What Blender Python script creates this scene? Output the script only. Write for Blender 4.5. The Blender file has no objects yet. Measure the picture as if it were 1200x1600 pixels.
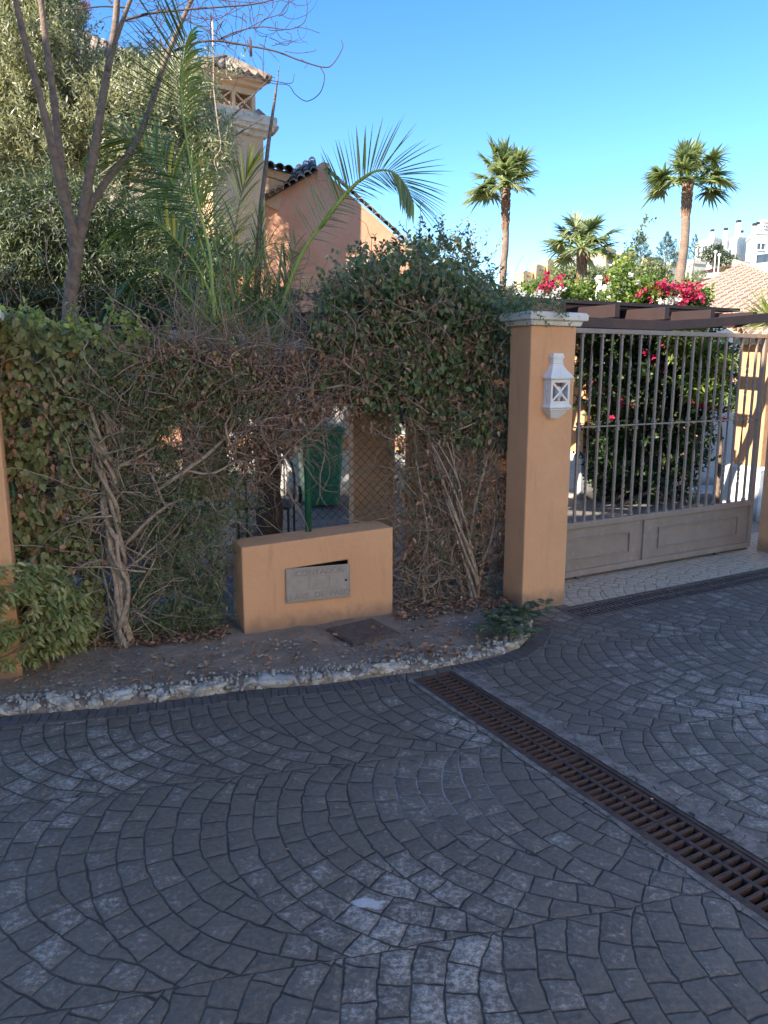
import bpy, math, random
import numpy as np
from mathutils import Vector, noise
random.seed(7); R = np.random.RandomState(11)
S = bpy.context.scene; COL = S.collection
PI = math.pi
# ------------------------------------------------------------------ camera model and frames
FPX, PIT, CH = 1190., math.radians(10.7), 1.6
CP, SP = math.cos(PIT), math.sin(PIT)
def ray(px, py):
    a = (px-600)/FPX; b = (py-800)/FPX
    return np.array([a, CP-b*SP, -SP-b*CP])
def at(px, py, Y):
    r = ray(px, py); t = Y/r[1]; return Vector((t*r[0], Y, CH+t*r[2]))
def gnd(px, py, z=0.):
    r = ray(px, py); t = (z-CH)/r[2]; return Vector((t*r[0], t*r[1], z))
O = (.917, 4.86); GX = (.875, .484); GM = (-.484, .875)       # gate frame: along the gate, into the yard
def G(s, d, z): return Vector((O[0]+GX[0]*s+GM[0]*d, O[1]+GX[1]*s+GM[1]*d, z))
FO = (-2.06, 4.04); FU = (.917, .398); FN = (.398, -.917)     # fence frame: along the fence, towards the road
def F(u, o, z): return Vector((FO[0]+FU[0]*u+FN[0]*o, FO[1]+FU[1]*u+FN[1]*o, z))
def onfence(px, py, off=0.):
    r = ray(px, py)
    t = (off+FO[0]*FN[0]+FO[1]*FN[1])/(r[0]*FN[0]+r[1]*FN[1])
    return Vector((t*r[0], t*r[1], CH+t*r[2]))
# ------------------------------------------------------------------ material helpers
def newmat(n):
    m = bpy.data.materials.new(n); m.use_nodes = True
    nt = m.node_tree; b = nt.nodes['Principled BSDF']; return m, nt, b
def lk(nt, a, b): nt.links.new(a, b)
def setin(nt, sock, v):
    if isinstance(v, (int, float)): sock.default_value = v
    elif isinstance(v, (tuple, list)): sock.default_value = v
    else: lk(nt, v, sock)
def M(nt, op, *a):
    n = nt.nodes.new('ShaderNodeMath'); n.operation = op
    for i, v in enumerate(a): setin(nt, n.inputs[i], v)
    return n.outputs[0]
def noiz(nt, vec, scale, detail=4, rough=.55, dist=0.):
    n = nt.nodes.new('ShaderNodeTexNoise'); n.inputs['Scale'].default_value = scale
    n.inputs['Detail'].default_value = detail; n.inputs['Roughness'].default_value = rough
    n.inputs['Distortion'].default_value = dist
    if vec is not None: lk(nt, vec, n.inputs['Vector'])
    return n.outputs['Fac']
def ss(nt, v, a, b, o0=0., o1=1.):
    n = nt.nodes.new('ShaderNodeMapRange'); n.interpolation_type = 'SMOOTHSTEP'
    setin(nt, n.inputs[0], v)
    for i, q in enumerate((a, b, o0, o1)): n.inputs[i+1].default_value = q
    return n.outputs[0]
def mixc(nt, f, a, b):
    n = nt.nodes.new('ShaderNodeMix'); n.data_type = 'RGBA'
    setin(nt, n.inputs[0], f)
    for i, v in ((6, a), (7, b)):
        if isinstance(v, tuple): n.inputs[i].default_value = (*v[:3], 1)
        else: lk(nt, v, n.inputs[i])
    return n.outputs[2]
def bump(nt, b, h, dist, strength=1.):
    n = nt.nodes.new('ShaderNodeBump'); n.inputs['Distance'].default_value = dist
    n.inputs['Strength'].default_value = strength
    lk(nt, h, n.inputs['Height']); lk(nt, n.outputs[0], b.inputs['Normal'])
def objco(nt):
    return nt.nodes.new('ShaderNodeNewGeometry').outputs['Position']
def mottled(name, c1, c2, scale=6., rough=.8, bs=60., bd=.002, metal=0., spots=None, sc2=None):
    m, nt, b = newmat(name); v = objco(nt)
    f = noiz(nt, v, scale, 6, .6)
    col = mixc(nt, ss(nt, f, .35, .68), c1, c2)
    if spots:
        f2 = noiz(nt, v, sc2 or scale*6, 5, .7)
        col = mixc(nt, ss(nt, f2, .56, .7), col, spots)
    lk(nt, col, b.inputs['Base Color'])
    b.inputs['Roughness'].default_value = rough; b.inputs['Metallic'].default_value = metal
    if bd: bump(nt, b, noiz(nt, v, bs, 5, .6), bd)
    return m
def leafmat(name, cols, rough=.5, trans=.3, tcol=None):
    m, nt, b = newmat(name)
    a = nt.nodes.new('ShaderNodeAttribute'); a.attribute_name = 'rnd'
    r = nt.nodes.new('ShaderNodeValToRGB'); e = r.color_ramp.elements
    for i, (p, c) in enumerate(cols):
        if i < 2: e[i].position = p; e[i].color = (*c, 1)
        else: q = e.new(p); q.color = (*c, 1)
    lk(nt, a.outputs['Fac'], r.inputs[0]); lk(nt, r.outputs[0], b.inputs['Base Color'])
    b.inputs['Roughness'].default_value = rough
    if trans:
        t = nt.nodes.new('ShaderNodeBsdfTranslucent'); mx = nt.nodes.new('ShaderNodeMixShader')
        mm = nt.nodes.new('ShaderNodeMix'); mm.data_type = 'RGBA'; mm.blend_type = 'MULTIPLY'; mm.inputs[0].default_value = 1.
        lk(nt, r.outputs[0], mm.inputs[6]); mm.inputs[7].default_value = (*(tcol or (1.5, 1.6, .7)), 1)
        lk(nt, mm.outputs[2], t.inputs[0]); mx.inputs[0].default_value = trans
        lk(nt, b.outputs[0], mx.inputs[1]); lk(nt, t.outputs[0], mx.inputs[2])
        lk(nt, mx.outputs[0], nt.nodes['Material Output'].inputs[0])
    return m
MT = {}
# ------------------------------------------------------------------ object helpers
def tag(o, label=None, cat=None, group=None, kind=None):
    if label: o['label'] = label
    if cat: o['category'] = cat
    if group: o['group'] = group
    if kind: o['kind'] = kind
    return o
def empty(name, loc, label, cat, group=None):
    o = bpy.data.objects.new(name, None); COL.objects.link(o); o.location = loc
    o.empty_display_size = .2
    bpy.context.view_layer.update()
    return tag(o, label, cat, group)
def link(name, me, mat, parent=None, smooth=False):
    o = bpy.data.objects.new(name, me); COL.objects.link(o)
    if mat: me.materials.append(mat)
    if parent:
        o.parent = parent; o.matrix_parent_inverse = parent.matrix_world.inverted()
    if smooth:
        me.polygons.foreach_set('use_smooth', [True]*len(me.polygons))
    return o
class MB:
    def __init__(s): s.v = []; s.f = []
    def quad(s, *p):
        n = len(s.v); s.v += [tuple(q) for q in p]; s.f.append(tuple(range(n, n+len(p)))); return s
    def prism(s, base, off):
        n = len(s.v); k = len(base); off = Vector(off)
        s.v += [tuple(Vector(q)) for q in base]+[tuple(Vector(q)+off) for q in base]
        s.f.append(tuple(range(n, n+k))[::-1]); s.f.append(tuple(range(n+k, n+2*k)))
        for i in range(k):
            j = (i+1) % k; s.f.append((n+i, n+j, n+k+j, n+k+i))
        return s
    def box(s, c, ax, ay, az):
        c, ax, ay, az = map(Vector, (c, ax, ay, az))
        return s.prism([c-ax-ay-az, c+ax-ay-az, c+ax+ay-az, c-ax+ay-az], az*2)
    def gbox(s, s0, s1, d0, d1, z0, z1, fn=None):
        fn = fn or G
        return s.prism([fn(s0, d0, z0), fn(s1, d0, z0), fn(s1, d1, z0), fn(s0, d1, z0)], (0, 0, z1-z0))
    def bar(s, a, b, w, h, up=(0, 0, 1)):
        a, b = Vector(a), Vector(b); t = (b-a).normalized(); sd = t.cross(Vector(up)).normalized(); u = sd.cross(t)
        return s.prism([a-sd*w-u*h, a+sd*w-u*h, a+sd*w+u*h, a-sd*w+u*h], b-a)
    def tube(s, pts, rad, sides=6, cap=True):
        pts = [Vector(p) for p in pts]; n0 = len(s.v); k = len(pts)
        if isinstance(rad, (int, float)): rad = [rad]*k
        u = None
        for i, p in enumerate(pts):
            t = (pts[min(i+1, k-1)]-pts[max(i-1, 0)])
            if t.length < 1e-9: t = Vector((0, 0, 1))
            t.normalize()
            if u is None:
                u = t.orthogonal().normalized()
            else:
                u = (u-t*u.dot(t))
                u = u.normalized() if u.length > 1e-6 else t.orthogonal().normalized()
            w = t.cross(u)
            for j in range(sides):
                a = 2*PI*j/sides; s.v.append(tuple(p+(u*math.cos(a)+w*math.sin(a))*rad[i]))
        for i in range(k-1):
            for j in range(sides):
                q = (j+1) % sides; a = n0+i*sides
                s.f.append((a+j, a+q, a+sides+q, a+sides+j))
        if cap:
            s.f.append(tuple(range(n0, n0+sides))[::-1]); s.f.append(tuple(range(n0+(k-1)*sides, n0+k*sides)))
        return s
    def rings(s, rr, cap=True):
        n0 = len(s.v); k = len(rr[0])
        for r in rr: s.v += [tuple(q) for q in r]
        for i in range(len(rr)-1):
            for j in range(k):
                q = (j+1) % k; a = n0+i*k; s.f.append((a+j, a+q, a+k+q, a+k+j))
        if cap:
            s.f.append(tuple(range(n0, n0+k))[::-1]); s.f.append(tuple(range(n0+(len(rr)-1)*k, n0+len(rr)*k)))
        return s
    def build(s, name, mat, parent=None, smooth=False, bevel=0):
        me = bpy.data.meshes.new(name); me.from_pydata(s.v, [], s.f); me.update()
        o = link(name, me, mat, parent, smooth)
        if bevel:
            b = o.modifiers.new('bevel', 'BEVEL'); b.width = bevel; b.segments = 2; b.limit_method = 'ANGLE'
        return o
def spl(pts, n=8):
    P = [Vector(p) for p in pts]; P = [P[0]*2-P[1]]+P+[P[-1]*2-P[-2]]; out = []
    for i in range(1, len(P)-2):
        a, b, c, d = P[i-1:i+3]
        for k in range(n):
            t = k/n
            out.append(.5*((2*b)+(-a+c)*t+(2*a-5*b+4*c-d)*t*t+(-a+3*b-3*c+d)*t**3))
    out.append(P[-2]); return out
def taper(n, a, b, pw=1.): return [a+(b-a)*(i/(n-1))**pw for i in range(n)]
def npmesh(name, V, faces_tmpl, N, k, mat, parent, rnd=None, smooth=False):
    """V (N*k,3); template faces over k verts repeated N times"""
    me = bpy.data.meshes.new(name)
    lens = np.array([len(f) for f in faces_tmpl]); flat = np.concatenate([np.array(f) for f in faces_tmpl])
    loops = (flat[None, :]+(np.arange(N)*k)[:, None]).ravel()
    tot = np.tile(lens, N); start = np.concatenate([[0], np.cumsum(tot)[:-1]])
    me.vertices.add(N*k); me.vertices.foreach_set('co', V.astype(np.float32).ravel())
    me.loops.add(len(loops)); me.loops.foreach_set('vertex_index', loops.astype(np.int32))
    me.polygons.add(len(tot)); me.polygons.foreach_set('loop_start', start.astype(np.int32))
    me.polygons.foreach_set('loop_total', tot.astype(np.int32))
    me.update(calc_edges=True)
    if rnd is not None:
        a = me.attributes.new('rnd', 'FLOAT', 'POINT'); a.data.foreach_set('value', np.repeat(rnd, k).astype(np.float32))
    return link(name, me, mat, parent, smooth)
TL = {
 'leaf': ([(0,0,0),(.3,.5,.08),(.7,.36,.02),(1,0,-.12),(.7,-.36,.02),(.3,-.5,.08),(.3,0,-.02),(.7,0,-.04)],
          [(0,6,1),(1,6,7,2),(2,7,3),(0,5,6),(5,4,7,6),(4,3,7)]),
 'heart': ([(.08,0,0),(0,.28,.08),(.22,.5,.12),(.6,.36,.02),(1,0,-.2),(.6,-.36,.02),(.22,-.5,.12),(0,-.28,.08),(.5,0,-.05)],
          [(0,8,2,1),(2,8,3),(3,8,4),(0,7,6,8),(6,5,8),(5,4,8)]),
 'thin': ([(0,0,0),(.45,.5,.04),(1,0,-.06),(.45,-.5,.04)], [(0,1,2),(0,2,3)]),
 'curl': ([(0,0,0),(.3,.45,.25),(.7,.3,.35),(1,.05,.1),(.7,-.3,.3),(.35,-.5,.2),(.35,0,-.05),(.7,0,.05)],
          [(0,6,1),(1,6,7,2),(2,7,3),(0,5,6),(5,4,7,6),(4,3,7)]),
}
def unit(a): return a/np.maximum(np.linalg.norm(a, axis=1, keepdims=True), 1e-9)
def leaves(name, P, D, L, wr, mat, parent, shape='leaf', rnd=None, up=None, upj=.6):
    N = len(P); T, Fc = TL[shape]; T = np.array(T); k = len(T)
    D = unit(D)
    U = R.normal(size=(N, 3))*upj+(np.array([0, -.35, 1]) if up is None else up)
    Sd = unit(np.cross(D, U)); Up = np.cross(Sd, D)
    L = np.broadcast_to(np.asarray(L, float), (N,))
    V = (P[:, None, :]+D[:, None, :]*(T[None, :, 0:1]*L[:, None, None])
         + Sd[:, None, :]*(T[None, :, 1:2]*(L*wr)[:, None, None])+Up[:, None, :]*(T[None, :, 2:3]*L[:, None, None]))
    if rnd is None: rnd = R.rand(N)
    return npmesh(name, V.reshape(-1, 3), Fc, N, k, mat, parent, rnd)
def inpoly(x, y, poly):
    c = np.zeros(len(x), bool); n = len(poly); j = n-1
    for i in range(n):
        xi, yi = poly[i]; xj, yj = poly[j]
        if yi != yj:
            c ^= ((yi > y) != (yj > y)) & (x < (xj-xi)*(y-yi)/(yj-yi)+xi)
        j = i
    return c
def n2(x, y, s, seed=0.):
    return np.array([noise.noise(Vector((a/s, b/s, seed))) for a, b in zip(x, y)])
def sample(poly, n, o0, o1, thr=-.35, ns=40., seed=0., plane=onfence, fray=14.):
    """points in a volume whose outline, seen square on, follows poly"""
    xs = [p[0] for p in poly]; ys = [p[1] for p in poly]; out = []; got = 0
    while got < n:
        x = R.uniform(min(xs), max(xs), n*2); y = R.uniform(min(ys), max(ys), n*2)
        k = inpoly(x+R.normal(size=n*2)*fray*.5, y+R.normal(size=n*2)*fray*.5, poly); x, y = x[k], y[k]
        k = n2(x, y, ns, seed) > thr+R.uniform(-.25, .25, len(x)); x, y = x[k], y[k]
        out.append(np.stack([x, y], 1)); got += len(x)
    q = np.concatenate(out)[:n]
    off = o0+(o1-o0)*R.rand(n)
    return np.array([plane(a, b, c) for (a, b), c in zip(q, off)]), q
def planeY(px, py, Y): return at(px, py, Y)
def shoots(B, D, L, nl, spread=.9, jit=.25):
    """leaf positions and directions along straightish shoots from B in direction D"""
    N = len(B); D = unit(D); t = np.linspace(.12, 1., nl)
    P = B[:, None, :]+D[:, None, :]*(t[None, :, None]*np.broadcast_to(L, (N,))[:, None, None])
    side = unit(np.cross(D, R.normal(size=(N, 3)))); s2 = np.cross(D, side)
    ang = (np.arange(nl)*2.4)[None, :]+R.rand(N, 1)*6
    LD = D[:, None, :]*.6+spread*(side[:, None, :]*np.cos(ang)[..., None]+s2[:, None, :]*np.sin(ang)[..., None])
    LD += R.normal(size=LD.shape)*jit
    return P.reshape(-1, 3), unit(LD.reshape(-1, 3)), np.repeat(R.rand(N), nl)

# ------------------------------------------------------------------ materials
def wallmat(name, c1, c2, dirt=.22):
    m, nt, b = newmat(name); v = objco(nt)
    col = mixc(nt, ss(nt, noiz(nt, v, 2.2, 6, .6), .3, .7), c1, c2)
    st = nt.nodes.new('ShaderNodeMapping'); st.inputs['Scale'].default_value = (9, 9, 1.2); lk(nt, v, st.inputs['Vector'])
    col = mixc(nt, M(nt, 'MULTIPLY', ss(nt, noiz(nt, st.outputs[0], 1.6, 6, .65), .52, .8), dirt*2), col, tuple(x*.62 for x in c1))
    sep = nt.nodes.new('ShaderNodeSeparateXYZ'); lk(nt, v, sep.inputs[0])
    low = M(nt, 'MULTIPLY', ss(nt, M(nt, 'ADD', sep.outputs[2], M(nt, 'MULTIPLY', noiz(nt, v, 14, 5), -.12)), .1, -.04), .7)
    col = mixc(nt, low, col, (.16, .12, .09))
    lk(nt, col, b.inputs['Base Color']); b.inputs['Roughness'].default_value = .85
    col2 = None; h = M(nt, 'ADD', M(nt, 'MULTIPLY', noiz(nt, v, 9, 7, .65), 1.3), M(nt, 'MULTIPLY', noiz(nt, v, 260, 3, .6), .3))
    bump(nt, b, h, .007, .9)
    return m
MT['orange'] = wallmat('orange_render', (.76, .40, .20), (.71, .36, .175))
MT['orange2'] = wallmat('orange_render_house', (.60, .31, .19), (.52, .26, .15), .2)
MT['tan'] = wallmat('chimney_render', (.56, .38, .23), (.48, .32, .19), .3)
MT['white'] = wallmat('white_render', (.74, .73, .70), (.66, .65, .62), .2)
MT['bounce'] = mottled('cream_bounce_render', (.86, .76, .60), (.84, .74, .58), 3, .85, 20, 0)  # cream tone warms the light bounced by the added block
MT['cap'] = mottled('white_coping', (.80, .75, .66), (.68, .63, .54), 5, .8, 50, .002, spots=(.55, .50, .42), sc2=26)
MT['stonecap'] = mottled('weathered_coping', (.58, .52, .42), (.4, .36, .29), 9, .9, 50, .004, spots=(.12, .11, .09), sc2=18)
MT['farwhite'] = mottled('far_white_render', (.78, .75, .68), (.72, .69, .62), .3, .8, 2, 0)
MT['faryellow'] = mottled('far_yellow_render', (.70, .54, .32), (.62, .47, .27), .3, .8, 2, 0)
MT['farred'] = mottled('far_red_fence', (.42, .15, .1), (.36, .13, .09), .6, .8, 2, 0)
MT['glass'] = mottled('dark_window', (.05, .07, .1), (.09, .11, .14), 1, .15, 2, 0)
MT['plaster'] = mottled('lantern_plaster', (.82, .78, .72), (.76, .72, .66), 20, .65, 120, .0008)
MT['gate'] = mottled('taupe_gate_paint', (.345, .26, .20), (.305, .225, .17), 8, .42, 90, .0006, spots=(.40, .31, .24), sc2=14)
MT['door'] = mottled('grey_hatch_metal', (.40, .33, .27), (.345, .285, .23), 18, .45, 80, .0008)
MT['door2'] = mottled('hatch_relief', (.29, .24, .195), (.325, .27, .22), 18, .45, 80, 0)  # darker than the door, standing in for light and shade on the relief
MT['rust'] = mottled('rusty_iron', (.11, .062, .045), (.062, .042, .034), 22, .75, 120, .002, metal=.3, spots=(.16, .085, .058), sc2=60)
MT['rustdark'] = mottled('dark_iron', (.17, .125, .10), (.10, .08, .066), 22, .7, 120, .002, metal=.3)
MT['pit'] = mottled('drain_channel', (.03, .026, .022), (.05, .042, .032), 20, .95, 60, .004)
MT['beam'] = mottled('dark_brown_beam', (.040, .021, .018), (.03, .016, .014), 5, .6, 60, .001)
MT['green'] = mottled('green_post_paint', (.015, .12, .065), (.015, .10, .05), 12, .4, 60, .0006)
MT['wire'] = mottled('fence_wire', (.018, .024, .02), (.03, .024, .018), 20, .5, 60, 0)
MT['bin'] = mottled('green_plastic', (.045, .25, .13), (.055, .29, .15), 12, .45, 60, .0006)
MT['bark'] = mottled('brown_bark', (.24, .17, .125), (.14, .10, .075), 22, .9, 70, .008, spots=(.24, .19, .15), sc2=40)
MT['barkgrey'] = mottled('grey_bark', (.20, .16, .125), (.115, .09, .07), 26, .9, 90, .006, spots=(.3, .25, .2), sc2=50)
MT['vine'] = mottled('woody_vine', (.46, .34, .24), (.27, .195, .14), 30, .85, 120, .004, spots=(.34, .27, .2), sc2=50)
MT['twig'] = mottled('dry_twig', (.40, .265, .185), (.24, .16, .115), 16, .85, 120, 0)
MT['darktwig'] = mottled('bare_twig', (.06, .04, .045), (.09, .055, .05), 16, .85, 120, 0)
MT['cane'] = mottled('palm_cane', (.22, .24, .08), (.3, .24, .1), 16, .55, 60, .001, spots=(.14, .09, .05), sc2=20)
MT['rachis'] = mottled('palm_rachis', (.30, .38, .07), (.24, .33, .07), 16, .45, 60, 0)
MT['palmtrunk'] = mottled('palm_trunk', (.30, .2, .14), (.2, .14, .1), 3, .9, 30, .03, spots=(.13, .09, .07), sc2=9)
MT['boot'] = mottled('leaf_bases_bark', (.30, .16, .095), (.2, .105, .065), 8, .9, 30, .03)
MT['shag'] = mottled('shaggy_trunk', (.07, .05, .038), (.035, .027, .022), 30, .95, 90, .012)
MT['black'] = mottled('black_metal', (.025, .025, .025), (.035, .035, .035), 10, .5, 50, 0)
MT['rock'] = mottled('limestone', (.50, .46, .39), (.24, .21, .17), 14, .9, 45, .008, spots=(.10, .085, .065), sc2=30)
MT['galv'] = mottled('galvanised', (.4, .4, .4), (.3, .3, .3), 10, .4, 50, 0, metal=.7)
MT['globe'] = mottled('white_globe', (.8, .8, .78), (.75, .75, .73), 10, .3, 50, 0)
MT['ivy'] = leafmat('ivy_leaf', [(0, (.065, .090, .028)), (.45, (.105, .145, .045)), (.72, (.165, .20, .07)), (.86, (.25, .24, .11)), (.95, (.34, .18, .085)), (1, (.38, .19, .10))], .42, .25)
MT['heart'] = leafmat('heart_leaf', [(0, (.14, .165, .06)), (.45, (.20, .22, .08)), (.75, (.28, .28, .105)), (.9, (.37, .33, .13)), (1, (.42, .22, .11))], .5, .3)
MT['fern'] = leafmat('jasmine_leaf', [(0, (.11, .14, .06)), (.6, (.175, .205, .09)), (1, (.26, .27, .13))], .45, .25)
MT['dead'] = leafmat('dead_leaf', [(0, (.19, .10, .055)), (.5, (.34, .18, .10)), (.85, (.48, .28, .17)), (1, (.62, .46, .30))], .8, .2, (1.2, 1, .8))
MT['olive'] = leafmat('olive_leaf', [(0, (.16, .17, .09)), (.45, (.28, .285, .165)), (.8, (.42, .42, .28)), (1, (.58, .57, .43))], .4, .35, (1.3, 1.3, .85))
MT['feather'] = leafmat('feathery_leaf', [(0, (.06, .08, .042)), (.6, (.105, .13, .068)), (1, (.19, .205, .11))], .5, .2)
MT['palm'] = leafmat('palm_leaflet', [(0, (.13, .18, .07)), (.5, (.24, .31, .12)), (.82, (.45, .48, .22)), (1, (.78, .62, .14))], .32, .35)
MT['fan'] = leafmat('fan_palm_leaf', [(0, (.15, .19, .09)), (.6, (.27, .31, .15)), (1, (.45, .46, .25))], .4, .45, (1.2, 1.3, .8))
MT['shrub'] = leafmat('shrub_leaf', [(0, (.20, .225, .085)), (.5, (.31, .33, .125)), (.85, (.45, .43, .18)), (1, (.50, .40, .20))], .42, .3)
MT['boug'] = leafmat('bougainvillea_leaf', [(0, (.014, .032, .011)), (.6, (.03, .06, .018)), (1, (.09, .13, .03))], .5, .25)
MT['bougl'] = leafmat('light_climber_leaf', [(0, (.06, .12, .02)), (.6, (.15, .22, .04)), (1, (.30, .34, .08))], .45, .35)
MT['pink'] = leafmat('pink_bract', [(0, (.38, .012, .06)), (1, (.62, .04, .14))], .6, .35, (1.2, .8, .9))
MT['whitefl'] = leafmat('white_bract', [(0, (.7, .68, .6)), (1, (.85, .84, .8))], .6, .3, (1, 1, 1))
MT['sunleaf'] = leafmat('sun_tinted_leaf', [(0, (.20, .26, .06)), (.6, (.38, .42, .10)), (1, (.60, .55, .14))], .45, .35)  # sunlight on the hedge top put into the leaf colour
MT['ivytop'] = leafmat('sun_tinted_ivy_leaf', [(0, (.09, .125, .05)), (.5, (.16, .205, .09)), (.85, (.27, .31, .16)), (1, (.40, .42, .26))], .36, .3)  # lighter copy of the ivy leaf, sunlight on the crown painted in
MT['conif'] = leafmat('conifer_leaf', [(0, (.05, .08, .045)), (1, (.11, .14, .06))], .6, .1)
MT['bush'] = leafmat('hill_bush_leaf', [(0, (.12, .14, .06)), (1, (.22, .24, .10))], .6, .15)
MT['plume'] = leafmat('red_plume', [(0, (.16, .035, .03)), (1, (.3, .09, .06))], .8, .2, (1.1, 1, 1))
# roof tiles
def tilemat(name, c1, c2, dark, amt):
    m, nt, b = newmat(name); v = objco(nt)
    f = noiz(nt, v, 5, 6, .6)
    col = mixc(nt, ss(nt, f, .3, .7), c1, c2)
    f2 = noiz(nt, v, 3.3, 8, .7)
    col = mixc(nt, ss(nt, f2, .62-amt*.3, .7-amt*.2), col, dark)
    lk(nt, col, b.inputs['Base Color']); b.inputs['Roughness'].default_value = .9
    bump(nt, b, noiz(nt, v, 40, 5), .01)
    return m
MT['oldtile'] = tilemat('weathered_roof_tile', (.40, .30, .22), (.28, .21, .16), (.10, .085, .07), .6)
MT['newtile'] = tilemat('pink_roof_tile', (.68, .47, .33), (.60, .43, .31), (.48, .36, .27), .1)

# ---- fan paving
def paving(name, stonecols, jointcol, white, whitecol, cen=1.81, RR=.88, Wc=1.03, off=-.16, H5=.455, h=.091, w=.114, special=True, rot=(.972, .235)):
    m, nt, b = newmat(name); pos = objco(nt)
    nz = nt.nodes.new('ShaderNodeTexNoise'); nz.inputs['Scale'].default_value = 5.; nz.inputs['Detail'].default_value = 5; nz.inputs['Roughness'].default_value = .6; lk(nt, pos, nz.inputs['Vector'])
    sub = nt.nodes.new('ShaderNodeVectorMath'); sub.operation = 'SUBTRACT'; lk(nt, nz.outputs['Color'], sub.inputs[0]); sub.inputs[1].default_value = (.5, .5, .5)
    scl = nt.nodes.new('ShaderNodeVectorMath'); scl.operation = 'SCALE'; lk(nt, sub.outputs[0], scl.inputs[0]); scl.inputs['Scale'].default_value = .05
    ad = nt.nodes.new('ShaderNodeVectorMath'); lk(nt, pos, ad.inputs[0]); lk(nt, scl.outputs[0], ad.inputs[1])
    sp = nt.nodes.new('ShaderNodeSeparateXYZ'); lk(nt, ad.outputs[0], sp.inputs[0]); x, y = sp.outputs[0], sp.outputs[1]
    gx, gy = rot
    m_ = lambda *a: M(nt, *a)
    u = m_('ADD', m_('MULTIPLY', x, gx), m_('MULTIPLY', y, gy))
    v = m_('DIVIDE', m_('SUBTRACT', m_('ADD', m_('MULTIPLY', x, -gy), m_('MULTIPLY', y, gx)), cen), Wc)
    v0 = m_('FLOOR', v); vf = m_('SUBTRACT', v, v0); vv = m_('ADD', m_('MULTIPLY', m_('SUBTRACT', vf, .5), Wc), off)
    u2 = m_('ADD', u, m_('MULTIPLY', m_('MODULO', m_('ADD', v0, 40.), 2.), H5*.5))
    sq = m_('SQRT', m_('SUBTRACT', RR*RR, m_('MULTIPLY', vv, vv)))
    jj0 = m_('FLOOR', m_('DIVIDE', m_('ADD', u2, sq), H5)); du = m_('SUBTRACT', u2, m_('MULTIPLY', jj0, H5)); du1 = m_('SUBTRACT', du, H5)
    r = m_('SQRT', m_('ADD', m_('MULTIPLY', du, du), m_('MULTIPLY', vv, vv)))
    r1 = m_('SQRT', m_('ADD', m_('MULTIPLY', du1, du1), m_('MULTIPLY', vv, vv)))
    e1 = m_('ABSOLUTE', m_('SUBTRACT', r1, RR))
    rc = m_('DIVIDE', m_('SUBTRACT', RR, r), h); kk = m_('FLOOR', rc); fr = m_('SUBTRACT', rc, kk); jj = m_('ADD', v0, m_('MULTIPLY', jj0, 17.))
    er = m_('MINIMUM', m_('MULTIPLY', m_('MINIMUM', fr, m_('SUBTRACT', 1., fr)), h), m_('ADD', m_('MULTIPLY', e1, .9), 0.))
    wn0 = nt.nodes.new('ShaderNodeTexWhiteNoise'); wn0.noise_dimensions = '2D'
    cv = nt.nodes.new('ShaderNodeCombineXYZ'); lk(nt, m_('ADD', kk, m_('MULTIPLY', jj0, 9.)), cv.inputs[0]); lk(nt, v0, cv.inputs[1]); lk(nt, cv.outputs[0], wn0.inputs['Vector'])
    th = m_('ARCTAN2', vv, m_('MULTIPLY', du, -1.)); rm = m_('SUBTRACT', RR, m_('MULTIPLY', m_('ADD', kk, .5), h))
    ta = m_('ADD', m_('DIVIDE', m_('MULTIPLY', th, rm), w), m_('ADD', m_('MULTIPLY', m_('MODULO', m_('ADD', kk, 400.), 2.), .5), m_('MULTIPLY', wn0.outputs['Value'], .3)))
    ta = m_('ADD', ta, m_('MULTIPLY', m_('SINE', m_('ADD', m_('MULTIPLY', ta, 1.7), m_('MULTIPLY', kk, 3.))), .14))
    ca = m_('FLOOR', ta); fa = m_('SUBTRACT', ta, ca)
    ea = m_('MULTIPLY', m_('MINIMUM', fa, m_('SUBTRACT', 1., fa)), w)
    edge2 = m_('MULTIPLY', m_('MINIMUM', vf, m_('SUBTRACT', 1., vf)), Wc)
    e = m_('MINIMUM', m_('MINIMUM', er, ea), m_('ADD', edge2, .001))
    wn = nt.nodes.new('ShaderNodeTexWhiteNoise'); wn.noise_dimensions = '3D'
    c2 = nt.nodes.new('ShaderNodeCombineXYZ'); lk(nt, m_('ADD', kk, m_('MULTIPLY', jj, 31.)), c2.inputs[0]); lk(nt, ca, c2.inputs[1]); lk(nt, v0, c2.inputs[2]); lk(nt, c2.outputs[0], wn.inputs['Vector'])
    hs = wn.outputs['Value']
    fine = noiz(nt, pos, 60, 8, .7); med = noiz(nt, pos, 11, 8, .72); broad = noiz(nt, pos, .9, 4, .6); tiny = noiz(nt, pos, 210, 4, .7)
    e = m_('ADD', e, m_('MULTIPLY', m_('SUBTRACT', med, .5), .007))
    stone = ss(nt, e, .0004, .0054); dome = ss(nt, e, .0, .032)
    col = mixc(nt, hs, stonecols[0], stonecols[1])
    col = mixc(nt, ss(nt, fine, .35, .75), col, tuple(q*1.55 for q in stonecols[1]))
    # pale bloom on the worn stones
    wm = m_('ADD', m_('ADD', m_('MULTIPLY', med, .75), m_('MULTIPLY', fine, .55)), m_('ADD', m_('MULTIPLY', broad, .9), m_('MULTIPLY', hs, .13)))
    wm = m_('ADD', wm, m_('MULTIPLY', dome, .07))
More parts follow.
